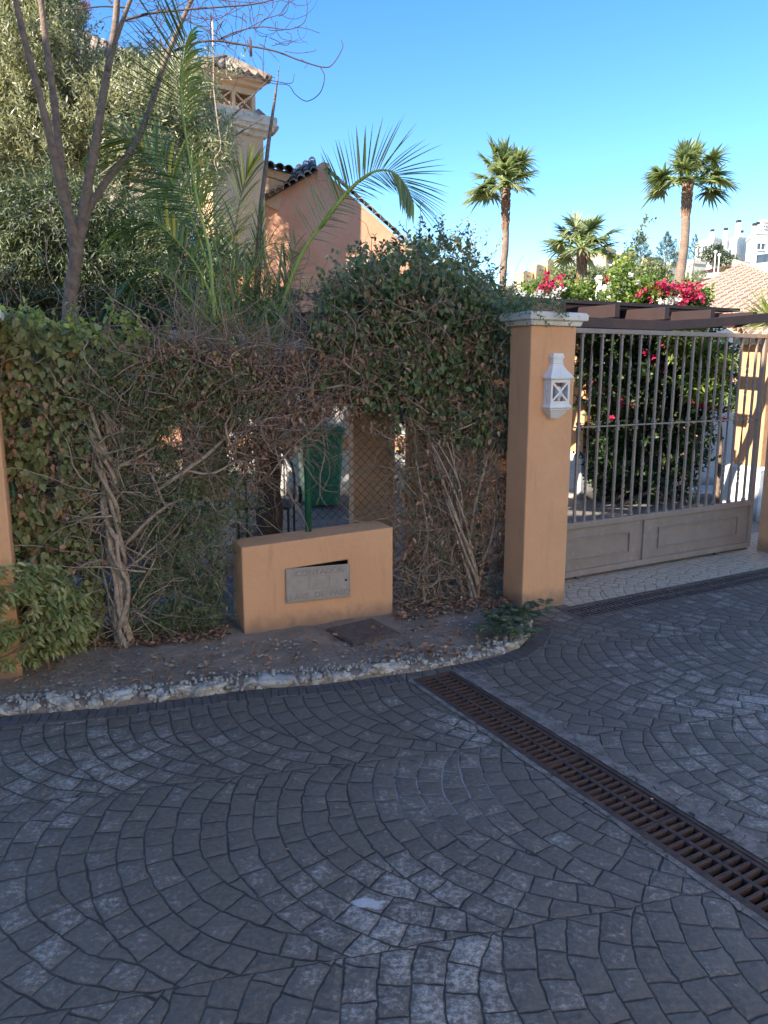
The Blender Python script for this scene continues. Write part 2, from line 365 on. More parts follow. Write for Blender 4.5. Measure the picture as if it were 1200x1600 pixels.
    if special:
        sx = nt.nodes.new('ShaderNodeSeparateXYZ'); lk(nt, pos, sx.inputs[0])
        for (bx, by, rad, amt) in ((.25, 2.15, .5, .12), (.1, 1.75, .5, .07), (-.95, 1.75, .6, .12), (2.1, 3.2, .7, .13), (.95, 2.15, .5, .07), (-1.05, 2.95, .3, .1)):
            dd = m_('SQRT', m_('ADD', m_('POWER', m_('ABSOLUTE', m_('SUBTRACT', sx.outputs[0], bx)), 2.), m_('POWER', m_('ABSOLUTE', m_('SUBTRACT', sx.outputs[1], by)), 2.)))
            wm = m_('ADD', wm, ss(nt, dd, 0., rad*1.3, amt, 0.))
    wf = m_('MULTIPLY', ss(nt, wm, white, white+.3), .8)
    wf = m_('MULTIPLY', wf, ss(nt, m_('ADD', m_('MULTIPLY', tiny, .5), m_('MULTIPLY', fine, .5)), .42, .58, .12, 1.))
    col = mixc(nt, wf, col, whitecol)
    jc = mixc(nt, ss(nt, noiz(nt, pos, 8, 4), .5, .62), jointcol, tuple(min(1, q*2.2) for q in jointcol))
    if special:
        dd = m_('SQRT', m_('ADD', m_('POWER', m_('ABSOLUTE', m_('SUBTRACT', sx.outputs[0], .22)), 2.), m_('POWER', m_('ABSOLUTE', m_('SUBTRACT', sx.outputs[1], 2.72)), 2.)))
        jc = mixc(nt, m_('MULTIPLY', ss(nt, dd, .12, .34, 1., 0.), ss(nt, med, .4, .5)), jc, (.26, .26, .26))
    col = mixc(nt, stone, jc, col)
    if special:
        dd = m_('SQRT', m_('ADD', m_('POWER', m_('ABSOLUTE', m_('MULTIPLY', m_('SUBTRACT', sx.outputs[0], -.052), .75)), 2.), m_('POWER', m_('ABSOLUTE', m_('MULTIPLY', m_('SUBTRACT', sx.outputs[1], 2.055), 1.9)), 2.)))
        dd = m_('ADD', dd, m_('MULTIPLY', m_('SUBTRACT', noiz(nt, pos, 26, 4), .5), .14))
        dd = m_('ADD', dd, m_('MULTIPLY', m_('SUBTRACT', fine, .5), .05))
        col = mixc(nt, ss(nt, dd, .028, .05, .75, 0.), col, (.55, .54, .52))
    lk(nt, col, b.inputs['Base Color'])
    lk(nt, ss(nt, fine, .3, .7, .5, .8), b.inputs['Roughness'])
    hh = m_('ADD', m_('ADD', m_('MULTIPLY', stone, .55), m_('MULTIPLY', dome, .45)), m_('ADD', m_('MULTIPLY', fine, .35), m_('MULTIPLY', hs, .25)))
    hh = m_('ADD', hh, m_('MULTIPLY', med, .5))
    bump(nt, b, hh, .0075, 1.)
    return m
MT['road'] = paving('dark_stamped_paving', ((.094, .077, .058), (.124, .103, .078)), (.030, .024, .020), 1.24, (.56, .50, .43))
MT['beige'] = paving('beige_stamped_paving', ((.46, .34, .22), (.53, .40, .27)), (.24, .18, .12), 1.75, (.4, .34, .26), special=False, h=.08, w=.1)
MT['court'] = paving('grey_court_paving', ((.15, .13, .11), (.2, .175, .15)), (.07, .06, .05), 1.9, (.3, .28, .25), special=False)
def soilmat():
    m, nt, b = newmat('dry_soil'); v = objco(nt)
    a = noiz(nt, v, 3., 6, .6); f = noiz(nt, v, 90, 6, .75); g = noiz(nt, v, 25, 5, .7)
    col = mixc(nt, ss(nt, a, .35, .65), (.46, .345, .25), (.31, .235, .17))
    col = mixc(nt, ss(nt, f, .52, .68), col, (.52, .44, .35))
    col = mixc(nt, ss(nt, g, .6, .7), col, (.06, .045, .032))
    lk(nt, col, b.inputs['Base Color']); b.inputs['Roughness'].default_value = .95
    bump(nt, b, M(nt, 'ADD', f, M(nt, 'MULTIPLY', g, 1.4)), .022)
    return m
MT['soil'] = soilmat()
def concmat():
    m, nt, b = newmat('cracked_concrete'); v = objco(nt)
    f = noiz(nt, v, 14, 8, .75); g = noiz(nt, v, 90, 6, .7)
    vo = nt.nodes.new('ShaderNodeTexVoronoi'); vo.feature = 'DISTANCE_TO_EDGE'; vo.inputs['Scale'].default_value = 7; 
    mp = nt.nodes.new('ShaderNodeVectorMath'); nz = nt.nodes.new('ShaderNodeTexNoise'); nz.inputs['Scale'].default_value = 9; lk(nt, v, nz.inputs['Vector'])
    s_ = nt.nodes.new('ShaderNodeVectorMath'); s_.operation = 'SCALE'; s_.inputs['Scale'].default_value = .12; lk(nt, nz.outputs['Color'], s_.inputs[0])
    lk(nt, v, mp.inputs[0]); lk(nt, s_.outputs[0], mp.inputs[1]); lk(nt, mp.outputs[0], vo.inputs['Vector'])
    cr = ss(nt, vo.outputs['Distance'], .0, .022)
    col = mixc(nt, ss(nt, f, .38, .66), (.12, .098, .08), (.27, .235, .20))
    col = mixc(nt, ss(nt, g, .62, .75), col, (.24, .25, .27))
    col = mixc(nt, M(nt, 'MAXIMUM', cr, ss(nt, f, .45, .5)), (.02, .018, .016), col)
    lk(nt, col, b.inputs['Base Color']); b.inputs['Roughness'].default_value = .85
    bump(nt, b, M(nt, 'ADD', M(nt, 'MULTIPLY', cr, .7), M(nt, 'ADD', f, g)), .006)
    return m
MT['conc'] = concmat()
MT['hill'] = mottled('dry_hillside', (.20, .17, .09), (.11, .12, .055), .12, .95, .5, 0, spots=(.28, .23, .15), sc2=.4)
MT['edge'] = mottled('dark_brick_edging', (.105, .088, .075), (.075, .062, .053), 30, .7, 120, .003, spots=(.12, .125, .14), sc2=18)
MT['earth'] = mottled('far_ground', (.16, .13, .085), (.1, .09, .055), .4, .95, 3, 0)

# ------------------------------------------------------------------ GROUND
b = MB(); b.quad((-600, -60, -.02-.2), (600, -60, -.22), (600, 60, -.22), (-600, 60, -.22)).build('ground', MT['earth']); tag(COL.objects['ground'], kind='structure')
# road around both drains
DS0, DS1, DD0 = -1.21, -.97, -.60
ES0, ED0, ED1 = .27, -.295, -.055
b = MB()
ss_ = [-9, DS0, DS1, ES0, 11]; dd_ = [-9, DD0, ED0, ED1]
for i in range(4):
    for j in range(3):
        if i == 1 and j == 0: continue
        s0, s1, d0, d1 = ss_[i], ss_[i+1], dd_[j], dd_[j+1]
        if i == 3 and j == 2: continue
        b.quad(G(s0, d0, 0), G(s1, d0, 0), G(s1, d1, 0), G(s0, d1, 0))
b.quad(G(-9, ED1, 0), G(.374, ED1, 0), G(.374, .1, 0), G(-9, .1, 0))
tag(b.build('road', MT['road']), kind='structure')
tag(MB().quad(G(.374, ED1, 0), G(11, ED1, 0), G(11, .86, 0), G(.374, .86, 0)).build('driveway', MT['beige']), kind='structure')
b = MB().quad(G(.374, .86, -.003), G(14, .86, -.003), G(14, 9, -.003), G(.374, 9, -.003))
b.quad(G(-9, .1, -.003), G(.374, .1, -.003), G(.374, 9, -.003), G(-9, 9, -.003))
tag(b.build('courtyard_floor', MT['court']), kind='structure')
# cement bands beside the drain, ragged edge
b = MB()
for side, w0 in ((-1, .028), (1, .095)):
    s_in = DS0-.004 if side < 0 else DS1+.004
    n = 90; prev = None
    for i in range(n+1):
        d = DD0-.0-3.2*i/n
        wv = w0*(.9+.9*noise.noise(Vector((i*.17, side*3., 0)))+.35*noise.noise(Vector((i*.7, side*7., 2))))
        wv = max(wv, .02); cur = (G(s_in, d, .004), G(s_in+side*wv, d, .0035))
        if prev: b.quad(prev[0], prev[1], cur[1], cur[0])
        prev = cur
tag(b.build('cement_band', MT['conc']), kind='structure')
# ------------------------------------------------------------------ curb line
CURB = [gnd(*q) for q in ((-260, 1146), (-120, 1133), (0, 1120), (100, 1112), (200, 1103), (300, 1090), (400, 1078), (500, 1070), (600, 1057), (655, 1050), (700, 1042), (760, 1030), (800, 1018), (825, 1000), (833, 980), (828, 966))]
CL = spl(CURB, 10)
def arclen(P):
    L = [0]
    for a, c in zip(P, P[1:]): L.append(L[-1]+(c-a).length)
    return L
LL = arclen(CL)
def cat(t):
    t = max(0, min(t, LL[-1]-1e-6))
    for i in range(len(LL)-1):
        if LL[i+1] >= t:
            q = (t-LL[i])/(LL[i+1]-LL[i]+1e-9); p = CL[i].lerp(CL[i+1], q); tg = (CL[i+1]-CL[i]).normalized(); return p, tg
    return CL[-1], tg
# edging course of small setts along the kerb
b = MB(); t = 0.02
while t < LL[-1]-.15:
    p, tg = cat(t); nrm = Vector((tg.y, -tg.x, 0))
    w = random.uniform(.038, .05)
    rel = (p+nrm*.06)-Vector((O[0], O[1], 0)); s_ = rel.x*GX[0]+rel.y*GX[1]; d_ = rel.x*GM[0]+rel.y*GM[1]
    if not (DS0-.05 < s_ < DS1+.05 and d_ < DD0+.06):
        L0, L1 = .012, .115+random.uniform(-.006, .006)
        sk = tg*random.uniform(-.004, .004)
        zt = .0045+random.uniform(0, .0015)
        a = p+nrm*L0; c = p+nrm*L1+sk
        q = [a-tg*w*.46, a+tg*w*.46, c+tg*w*.46, c-tg*w*.46]
        ctr = sum(q, Vector())/4
        n0 = len(b.v)
        b.v += [tuple(Vector((k.x, k.y, .0006))) for k in q]+[tuple(ctr+(k-ctr)*.9+Vector((0, 0, zt))) for k in q]
        b.f += [(n0+4, n0+5, n0+6, n0+7)]+[(n0+i, n0+(i+1) % 4, n0+4+(i+1) % 4, n0+4+i) for i in range(4)]
    t += w
tag(b.build('road_edging', MT['edge']), kind='structure')
# soil bed (grid between the kerb and behind the fence)
def fence_at(k): return F(-1.2+k*(3.03+1.25), -.45, 0)
def soil_z(p): return .014+.02*noise.noise(p*2.1)+.010*noise.noise(p*9)+.004*noise.noise(p*31)
NU, NV = 300, 70; V = []; Fc = []
for i in range(NU+1):
    k = i/NU; a, tg = cat(k*LL[-1]); a = a+Vector((-tg.y, tg.x, 0))*.03
    c = fence_at(k)
    if k > .9: c = c.lerp(G(-.06, .3, 0), (k-.9)/.1)
    for j in range(NV+1):
        q = j/NV; p = a.lerp(c, q)
        if k > .93: pass
        z = soil_z(p)+.03*min(q*2, 1)*(1-k*.4) if j else -.005
        V.append((p.x, p.y, z))
for i in range(NU):
    for j in range(NV):
        n = i*(NV+1)+j; Fc.append((n, n+NV+1, n+NV+2, n+1))
me = bpy.data.meshes.new('soil_bed'); me.from_pydata(V, [], Fc); tag(link('soil_bed', me, MT['soil'], None, True), kind='structure')
def soilh(p): return soil_z(Vector((p.x, p.y, 0)))+.025
# kerb stones
def rock_mesh(name, sx, sy, sz, seed, sub=2):
    import bmesh
    bm = bmesh.new(); bmesh.ops.create_icosphere(bm, subdivisions=sub, radius=1)
    for v in bm.verts:
        n = v.co.normalized(); q = n*1.1+Vector((seed*3.7, seed*1.3, 0))
        m1 = max(abs(n.x), abs(n.y), abs(n.z)); k = (1/m1)**.55*.8*(1+.5*noise.noise(q)+.34*noise.noise(q*2.6)+.2*noise.noise(q*6.1))
        v.co = Vector((n.x*k*sx, n.y*k*sy, n.z*k*sz))
    me = bpy.data.meshes.new(name); bm.to_mesh(me); bm.free(); return me
kerb = empty('stone_kerb', cat(1.)[0], 'rough whitish limestone kerb along the edge of the dry soil bed', 'kerb')
mb = MB(); t = 0; ring = []
for i in range(150):
    p, tg = cat(LL[-1]*i/149); nr = Vector((-tg.y, tg.x, 0)); k1 = .7+.5*noise.noise(Vector((i*.21, 0, 0))); k2 = .6+.4*noise.noise(Vector((i*.23, 5, 0)))
    ring.append([p+Vector((0, 0, -.01)), p+nr*.012+Vector((0, 0, .014*k1)), p+nr*.05+Vector((0, 0, .028*k2+.006)), p+nr*.10+Vector((0, 0, .036*k1+.01)), p+nr*.15+Vector((0, 0, .0))])
mb.rings(ring); mb.build('mortar_bed', MT['soil'], kerb, True)
t = .02; i = 0
MT['gravel'] = mottled('soil_pebbles', (.42, .36, .29), (.22, .18, .14), 60, .9, 50, 0)
MT['pale_rock'] = mottled('pale_limestone', (.60, .54, .44), (.30, .255, .195), 22, .9, 70, .012, spots=(.16, .135, .1), sc2=45)
while t < LL[-1] and i < 97:
    p, tg = cat(t); nr = Vector((-tg.y, tg.x, 0))
    big = 1. if t < LL[-1]*.7 else .6
    a = random.choice((.028, .045, .07, .1))*random.uniform(.85, 1.15)*big; me = rock_mesh('stone', a, random.uniform(.034, .055)*big, random.uniform(.026, .05)*big, i+1, 3)
    o = link('stone', me, MT['pale_rock'] if random.random() < .62 else MT['rock'], None, random.random() < .8)
    o.location = p+nr*random.uniform(.03, .06)+Vector((0, 0, random.uniform(.004, .02)))
    o.rotation_euler = (random.uniform(-.25, .25), random.uniform(-.3, .3), math.atan2(tg.y, tg.x)+random.uniform(-.35, .35))
    o.parent = kerb; o.matrix_parent_inverse = kerb.matrix_world.inverted()
    t += a*random.uniform(1.45, 2.0); i += 1

mb = MB()
for i in range(900):
    p, tg = cat(R.rand()*LL[-1]); nr = Vector((-tg.y, tg.x, 0)); c = p+nr*(.0+.17*R.rand()); z = .008+.035*math.sin(min(1, max(0, (c-p).length/.15))*PI*.8)
    r = .004+.011*R.rand()**2; a = R.rand()*6; n0 = len(mb.v)
    for k in range(5): mb.v.append((c.x+math.cos(a+k*1.257)*r*(.8+R.rand()*.6), c.y+math.sin(a+k*1.257)*r*(.8+R.rand()*.6), z-.006))
    for k in range(5): mb.v.append((c.x+math.cos(a+k*1.257)*r*.6, c.y+math.sin(a+k*1.257)*r*.6, z+r*(.5+R.rand()*.4)))
    mb.f += [(n0+k, n0+(k+1) % 5, n0+5+(k+1) % 5, n0+5+k) for k in range(5)]+[tuple(range(n0+5, n0+10))]
mb.build('rubble', MT['rock'], kerb)
# ------------------------------------------------------------------ DRAINS
def drain(name, s0, s1, d0, d1, along, label, pit, npan, plen, pitch, slot, mat, group):
    """along='d': runs along d from d1 downwards; 's': runs along s"""
    if along == 'd': fn = lambda a, c, z: G(s0+c, d1-a, z); W = s1-s0
    else: fn = lambda a, c, z: G(s0+a, d0+c, z); W = d1-d0
    root = empty(name, fn(0, W/2, 0), label, 'drain', group)
    L = npan*plen
    mb = MB()
    mb.gbox(0, L, .0, .014, -.05, .0015, fn); mb.gbox(0, L, W-.014, W, -.05, .0015, fn); mb.gbox(-.0, .012, .0145, W-.0145, -.05, .001, fn)
    mb.build('frame', mat, root)
    mb = MB(); mb.gbox(0, L, 0.001, .02, -.25, -.051, fn); mb.gbox(0, L, W-.02, W-.001, -.25, -.051, fn); mb.gbox(-.02, L, -.01, W+.01, -.28, -.2505, fn)
    mb.gbox(-.02, -.0005, 0, W, -.25, -.004, fn)
    mb.build('channel', MT['pit'], root)
    for k in range(npan):
        a0 = .013+k*plen; a1 = a0+plen-.004; z1 = -.003+.0015*math.sin(k*2.3); z0 = z1-.028
        mb = MB()
        mb.gbox(a0, a1, .0155, .034, z0, z1, fn); mb.gbox(a0, a1, W-.034, W-.0155, z0, z1, fn)
        mb.gbox(a0, a1, W/2-.008, W/2+.008, z0, z1-.0006, fn)
        n = int((plen-.01)/pitch); q = (a1-a0-(pitch-slot))/n
        for i in range(n+1):
            x = a0+i*q
            mb.gbox(x, x+pitch-slot, .034, W/2-.008, z0+.001, z1-.0012, fn); mb.gbox(x, x+pitch-slot, W/2+.008, W-.034, z0+.001, z1-.0012, fn)
        mb.build('grating_panel', mat, root, bevel=.0012)
    return root
drain('floor_drain', DS0, DS1, -4.2, DD0, 'd', 'rusty iron drain grating running diagonally across the dark paved road', None, 7, .5, .037, .0245, MT['rust'], 'drain gratings in the paving')
drain('floor_drain', ES0, 8, ED0, ED1, 's', 'narrow dark drain grating along the beige strip in front of the gate', None, 14, .5, .036, .018, MT['rustdark'], 'drain gratings in the paving')

# ------------------------------------------------------------------ GATE PILLARS
def pillar(name, fn, s0, s1, d0, d1, H, label, zb=-.05, capw=.036, group='orange rendered gate pillars'):
    root = empty(name, fn((s0+s1)/2, (d0+d1)/2, 0), label, 'pillar', group)
    mb = MB().gbox(s0, s1, d0, d1, zb, H, fn); mb.build('shaft', MT['orange'], root, bevel=.008)
    def R4(e, z): return [fn(s0-e, d0-e, z), fn(s1+e, d0-e, z), fn(s1+e, d1+e, z), fn(s0-e, d1+e, z)]
    mb = MB().rings([R4(.02, H+.0005), R4(capw*.7, H+.018), R4(capw*.75, H+.03), R4(capw*1.4, H+.034), R4(capw*1.5, H+.068), R4(capw*1.1, H+.084)])
    mb.build('cap', MT['cap'], root, bevel=.004)
    return root
pillar('gate_pillar', G, 0, .37, 0, .21, 1.862, 'orange pillar with white cap between the ivy and the gate, carrying the white lantern')
pillar('gate_pillar', G, 2.955, 3.33, 0, .37, 1.862, 'orange pillar at the right end of the gate, mostly cut off by the photo edge')
pillar('gate_pillar', F, -.34, .045, -.02, .36, 1.80, 'orange pillar at the far left of the photo behind the leafy shrub')

# lantern on the pillar
def lantern():
    root = empty('wall_lantern', G(.20, 0, 1.3), 'white plaster lantern with X-shaped openings fixed on the orange pillar beside the gate', 'lantern')
    cs = .195; z0 = 1.282
    def Rg(hw, dp, z): return [G(cs-hw, -.001, z), G(cs-hw, -dp, z), G(cs+hw, -dp, z), G(cs+hw, -.001, z)]
    prof = [(.034, .028, 0), (.038, .032, .004), (.072, .062, .052), (.080, .068, .056), (.082, .070, .064), (.090, .078, .070), (.090, .078, .076), (.082, .070, .090)]
    MB().rings([Rg(a, c, z0+z) for a, c, z in prof]).build('base', MT['plaster'], root)
    prof = [(.078, .068, .245), (.092, .082, .252), (.094, .083, .262), (.080, .070, .282), (.060, .053, .305), (.045, .041, .33), (.040, .037, .345), (.043, .039, .352), (.040, .036, .357), (.041, .037, .372), (.046, .041, .383), (.046, .041, .392), (.038, .034, .41)]
    MB().rings([Rg(a, c, z0+z) for a, c, z in prof]).build('roof', MT['plaster'], root)
    za, zb = z0+.089, z0+.2455; hw, dp = .078, .068
    def panel(P, w, nrm, name):
        # P(a,z): a in 0..w; frame and X with real thickness
        mb = MB(); off = nrm*-.012
        def q(a0, a1, z_0, z_1): mb.prism([P(a0, z_0), P(a1, z_0), P(a1, z_1), P(a0, z_1)], off)
        f = .016
        q(0, f, za, zb); q(w-f, w, za, zb); q(f, w-f, za, za+.022); q(f, w-f, zb-.018, zb)
        a0, a1, c0, c1 = f, w-f, za+.022, zb-.018; t = .0065
        o2 = nrm*-.0105
        for (x0, x1) in ((a0, a1), (a1, a0)):
            dx, dz = x1-x0, c1-c0; l = math.hypot(dx, dz); ux, uz = dx/l, dz/l; px_, pz_ = -uz*t, ux*t
            mb.prism([P(x0+px_, c0+pz_)-nrm*.001, P(x0-px_, c0-pz_)-nrm*.001, P(x1-px_, c1-pz_)-nrm*.001, P(x1+px_, c1+pz_)-nrm*.001] if x1 > x0 else
                     [P(x0-px_, c0-pz_)-nrm*.0015, P(x0+px_, c0+pz_)-nrm*.0015, P(x1+px_, c1+pz_)-nrm*.0015, P(x1-px_, c1-pz_)-nrm*.0015], o2)
        mb.build(name, MT['plaster'], root)
    gx = Vector((GX[0], GX[1], 0)); gm = Vector((GM[0], GM[1], 0))
    panel(lambda a, z: G(cs-hw+a, -dp, z), 2*hw, -gm, 'front_panel')
    panel(lambda a, z: G(cs-hw, -dp+.0121+a*(dp-.0121)/dp, z), dp, -gx, 'side_panel')
    panel(lambda a, z: G(cs+hw, -dp+.0121+a*(dp-.0121)/dp, z), dp, gx, 'side_panel')
    MB().tube([G(cs+.008, -.036, za), G(cs+.008, -.036, za+.045), G(cs+.008, -.036, za+.05), G(cs+.008, -.036, za+.1), G(cs+.008, -.036, za+.115)], [.017, .017, .026, .026, .008], 12).build('bulb', MT['globe'], root, True)
lantern()

# ------------------------------------------------------------------ GATE
def gate():
    D0, D1 = .42, .46; dm = .44
    root = empty('sliding_gate', G(1.6, .44, 0), 'taupe metal driveway gate with twisted vertical bars above a panelled base', 'gate')
    sL, sR = .30, 2.935
    mb = MB().gbox(sL, sR, D0, D1, 1.848, 1.883); mb.build('top_rail', MT['gate'], root, bevel=.003)
    MB().gbox(sL, sR, .433, .447, 1.163, 1.175).build('middle_rail', MT['gate'], root, bevel=.002)
    MB().gbox(sR-.045, sR, D0+.002, D1-.002, .03, 1.8475).build('end_post', MT['gate'], root, bevel=.003)
    mb = MB().gbox(sL, sR-.0455, D0, D1, .405, .452); mb.gbox(sL, sR-.0455, D0+.001, D1, .028, .075)
    mb.gbox(1.575, 1.615, D0+.0015, D1, .0755, .4045)
    mb.build('base_frame', MT['gate'], root, bevel=.003)
    for (a, c) in ((sL, 1.5745), (1.6155, sR-.046)):
        p = MB().gbox(a, c, D0+.020, D1-.008, .0755, .4045).build('base_panel', MT['gate'], root)
        x0, x1, z0, z1 = (a if a == sL else a+.14), c-.14, .15, .325
        mb = MB(); w = .011
        mb.gbox(x0, x1, D0+.004, D0+.0195, z1-w, z1); mb.gbox(x0, x1, D0+.004, D0+.0195, z0, z0+w)
        mb.gbox(x1-w, x1, D0+.0045, D0+.0195, z0+w, z1-w)
        if a != sL: mb.gbox(x0, x0+w, D0+.0045, D0+.0195, z0+w, z1-w)
        mb.build('moulding', MT['gate'], p, bevel=.0015)
    def barmesh(kind):
        mb = MB(); h = .0085
        def sq(z, ang, k=1.):
            return [Vector((math.cos(ang+PI/4+i*PI/2)*h*1.414*k, math.sin(ang+PI/4+i*PI/2)*h*1.414*k, z)) for i in range(4)]
        rr = []
        z0, z1 = .452, 1.848
        if kind == 0:
            rr.append(sq(z0, 0))
            for (a, c) in ((.62, .86), (1.36, 1.62)):
                n = 28
                for i in range(n+1): rr.append(sq(a+(c-a)*i/n, PI*3*i/n))
            rr.append(sq(z1, 0)); mb.rings(rr)
        else:
            mb.rings([sq(z0, 0), sq(z1, 0)])
            for zc, hh in ((z0+.014, .014), (z1-.014, .014), (1.145, .014), (1.193, .014)):
                mb.rings([sq(zc-hh, 0, 1.15), sq(zc-hh*.6, 0, 1.75), sq(zc-.002, 0, 1.45), sq(zc+.002, 0, 1.45), sq(zc+hh*.6, 0, 1.75), sq(zc+hh, 0, 1.15)])
        me = bpy.data.meshes.new('bar'); me.from_pydata(mb.v, [], mb.f); me.update(); return me
    ms = [barmesh(0), barmesh(1)]
    for m_ in ms: m_.materials.append(MT['gate'])
    ang = math.atan2(GX[1], GX[0]); i = 0; s = .345
    while s < sR-.07:
        o = bpy.data.objects.new('bar', ms[i % 2]); COL.objects.link(o)
        o.location = G(s, .44, 0) if 0 else G(s, .4401, 0); o.rotation_euler = (0, 0, ang)
        o.parent = root; o.matrix_parent_inverse = root.matrix_world.inverted()
        s += .0985; i += 1
    mb = MB()
    for sc in (.9, 2.5): MB().tube([G(sc, .425, .032), G(sc, .455, .032)], .03, 14).build('wheel', MT['rustdark'], root)
    return root
gate()
tr = MB().gbox(.38, 2.95, .455, .475, .001, .012).build('gate_rail', MT['rustdark']); tag(tr, 'thin dark steel track on the ground under the sliding gate', 'rail')

# ------------------------------------------------------------------ METER BOX WALL
def meterbox():
    fl0, fr0 = gnd(382, 999.5), gnd(614, 966.5)
    u = (fr0-fl0).normalized(); nb = Vector((-u.y, u.x, 0)); L = (fr0-fl0).length; D = .25
    root = empty('meter_box_wall', fl0, 'low orange rendered box with a grey metal hatch standing in the soil bed', 'utility box')
    zt = lambda x: .565+.042*x/L
    P = lambda x, d, z: fl0+u*x+nb*d+Vector((0, 0, z))
    def onface(px, py):
        r = ray(px, py); n = nb; t = (fl0-Vector((0, 0, CH))).dot(n)/Vector(r).dot(n)
        q = Vector((0, 0, CH))+Vector(r)*t; return ((q-fl0).dot(u), q.z)
    # opening
    oc = [onface(449, 941), onface(543, 928), onface(543.5, 874.5), onface(449, 889.5)]
    hx0 = min(oc[0][0], oc[3][0]); hx1 = max(oc[1][0], oc[2][0]); 
    hb0, hb1 = oc[0][1]+.004, oc[1][1]+.004; ht0, ht1 = oc[3][1], oc[2][1]
    mb = MB(); z0 = -.1; xb = 0
    A = [P(0, 0, z0), P(L, 0, z0), P(L, 0, zt(L)), P(0, 0, zt(0))]
    H = [P(hx0, 0, hb0), P(hx1, 0, hb1), P(hx1, 0, ht1), P(hx0, 0, ht0)]
    n0 = len(mb.v); bk = [P(hx0, .12, hb0), P(hx1, .12, hb1), P(hx1, .12, ht1), P(hx0, .12, ht0)]
    B_ = [P(0, D, z0), P(L, D, z0), P(L, D, zt(L)), P(0, D, zt(0))]
    mb.v += [tuple(q) for q in A+H+bk+B_]
    for i in range(4):
        j = (i+1) % 4
        mb.f.append((i, j, 4+j, 4+i)); mb.f.append((4+i, 4+j, 8+j, 8+i)); mb.f.append((i, 12+i, 12+j, j))
    mb.f.append((8, 9, 10, 11)); mb.f.append((15, 14, 13, 12))
    me_o = mb.build('body', MT['orange'], root); bv = me_o.modifiers.new('b', 'BEVEL'); bv.width = .009; bv.segments = 2; bv.limit_method = 'ANGLE'
    e3 = .002
    li = [P(hx0+e3, .001, hb0+e3), P(hx1-e3, .001, hb1+e3), P(hx1-e3, .001, ht1-e3), P(hx0+e3, .001, ht0-e3)]; lb = [q+nb*.115 for q in li]
    l2 = MB()
    for i in range(4): j = (i+1) % 4; l2.quad(li[i], li[j], lb[j], lb[i])
    l2.quad(*lb); l2.build('shade_liner', MT['black'], root)  # black liner added to stand in for the shade inside the opening
    # hatch door, sagging away from the opening
    dc = [onface(446.5, 942.5), onface(545, 930), onface(545, 879.5), onface(445.5, 888.5)]
    base = [P(x, -.004-(.012 if i in (1, 2) else 0), z) for i, (x, z) in enumerate(dc)]
    dr = MB().prism(base, -nb*.008).build('hatch_door', MT['door'], root, bevel=.002)
    bl, br, tr_, tl = [q-nb*.0082 for q in base]
    def D_(a, c, o=0): return (bl*(1-a)+br*a)*(1-c)+(tl*(1-a)+tr_*a)*c-nb*o
    mb = MB(); e = .0022
    def line(a0, c0, a1, c1, w=.0018):
        mb.bar(D_(a0, c0, .0004), D_(a1, c1, .0004), w, .0012, up=-nb)
    for k in ((.015, .03, .985, .03), (.985, .03, .985, .97), (.985, .97, .015, .97), (.015, .97, .015, .03)): line(*k, w=.0012)
    for k in ((.35, .36, .67, .36), (.67, .36, .67, .72), (.67, .72, .35, .72), (.35, .72, .35, .36)): line(*k)
    for cy in (.86, .81, .76): line(.07, cy, .17, cy)
    def wave(a0, cy, w, n=2, amp=.045, step=.0):
        pts = [D_(a0+w*i/16, cy+amp*math.sin(i/16*2*PI*n), .0006) for i in range(17)]
        mb.tube(pts, .0016, 4)
    for cy in (.60, .52, .46): wave(.43, cy, .17, 1, .05)
    for cy in (.86, .80): wave(.83, cy, .11, 1.5, .03)
    mb.build('emblem', MT['door2'], dr)
    def text(t, a, c, size, wscale=1.):
        cu = bpy.data.curves.new('t', 'FONT'); cu.body = t; cu.size = size; cu.extrude = .002; cu.bevel_depth = .0006; cu.bevel_resolution = 0; cu.offset = .0004; cu.align_x = 'CENTER'
        o = bpy.data.objects.new('lettering', cu); COL.objects.link(o)
        bpy.context.view_layer.update()
        me = bpy.data.meshes.new_from_object(o.evaluated_get(bpy.context.evaluated_depsgraph_get()))
        COL.objects.unlink(o); bpy.data.objects.remove(o)
        ux = (br-bl).normalized(); uy = (tl-bl).normalized(); o0 = D_(a, c, .0002)
        for v in me.vertices:
            q = o0+ux*v.co.x*wscale+uy*v.co.y-nb*v.co.z; v.co = q
        link('lettering', me, MT['door2'], dr)
    text('CONTADOR', .52, .775, .048, 1.12); text('LLAVE  DE  PASO', .5, .09, .050, 1.1)
    MB().tube([D_(.93, .52, -.001), D_(.93, .52, .004)], .008, 14).build('lock', MT['black'], dr)
    return root
meterbox()
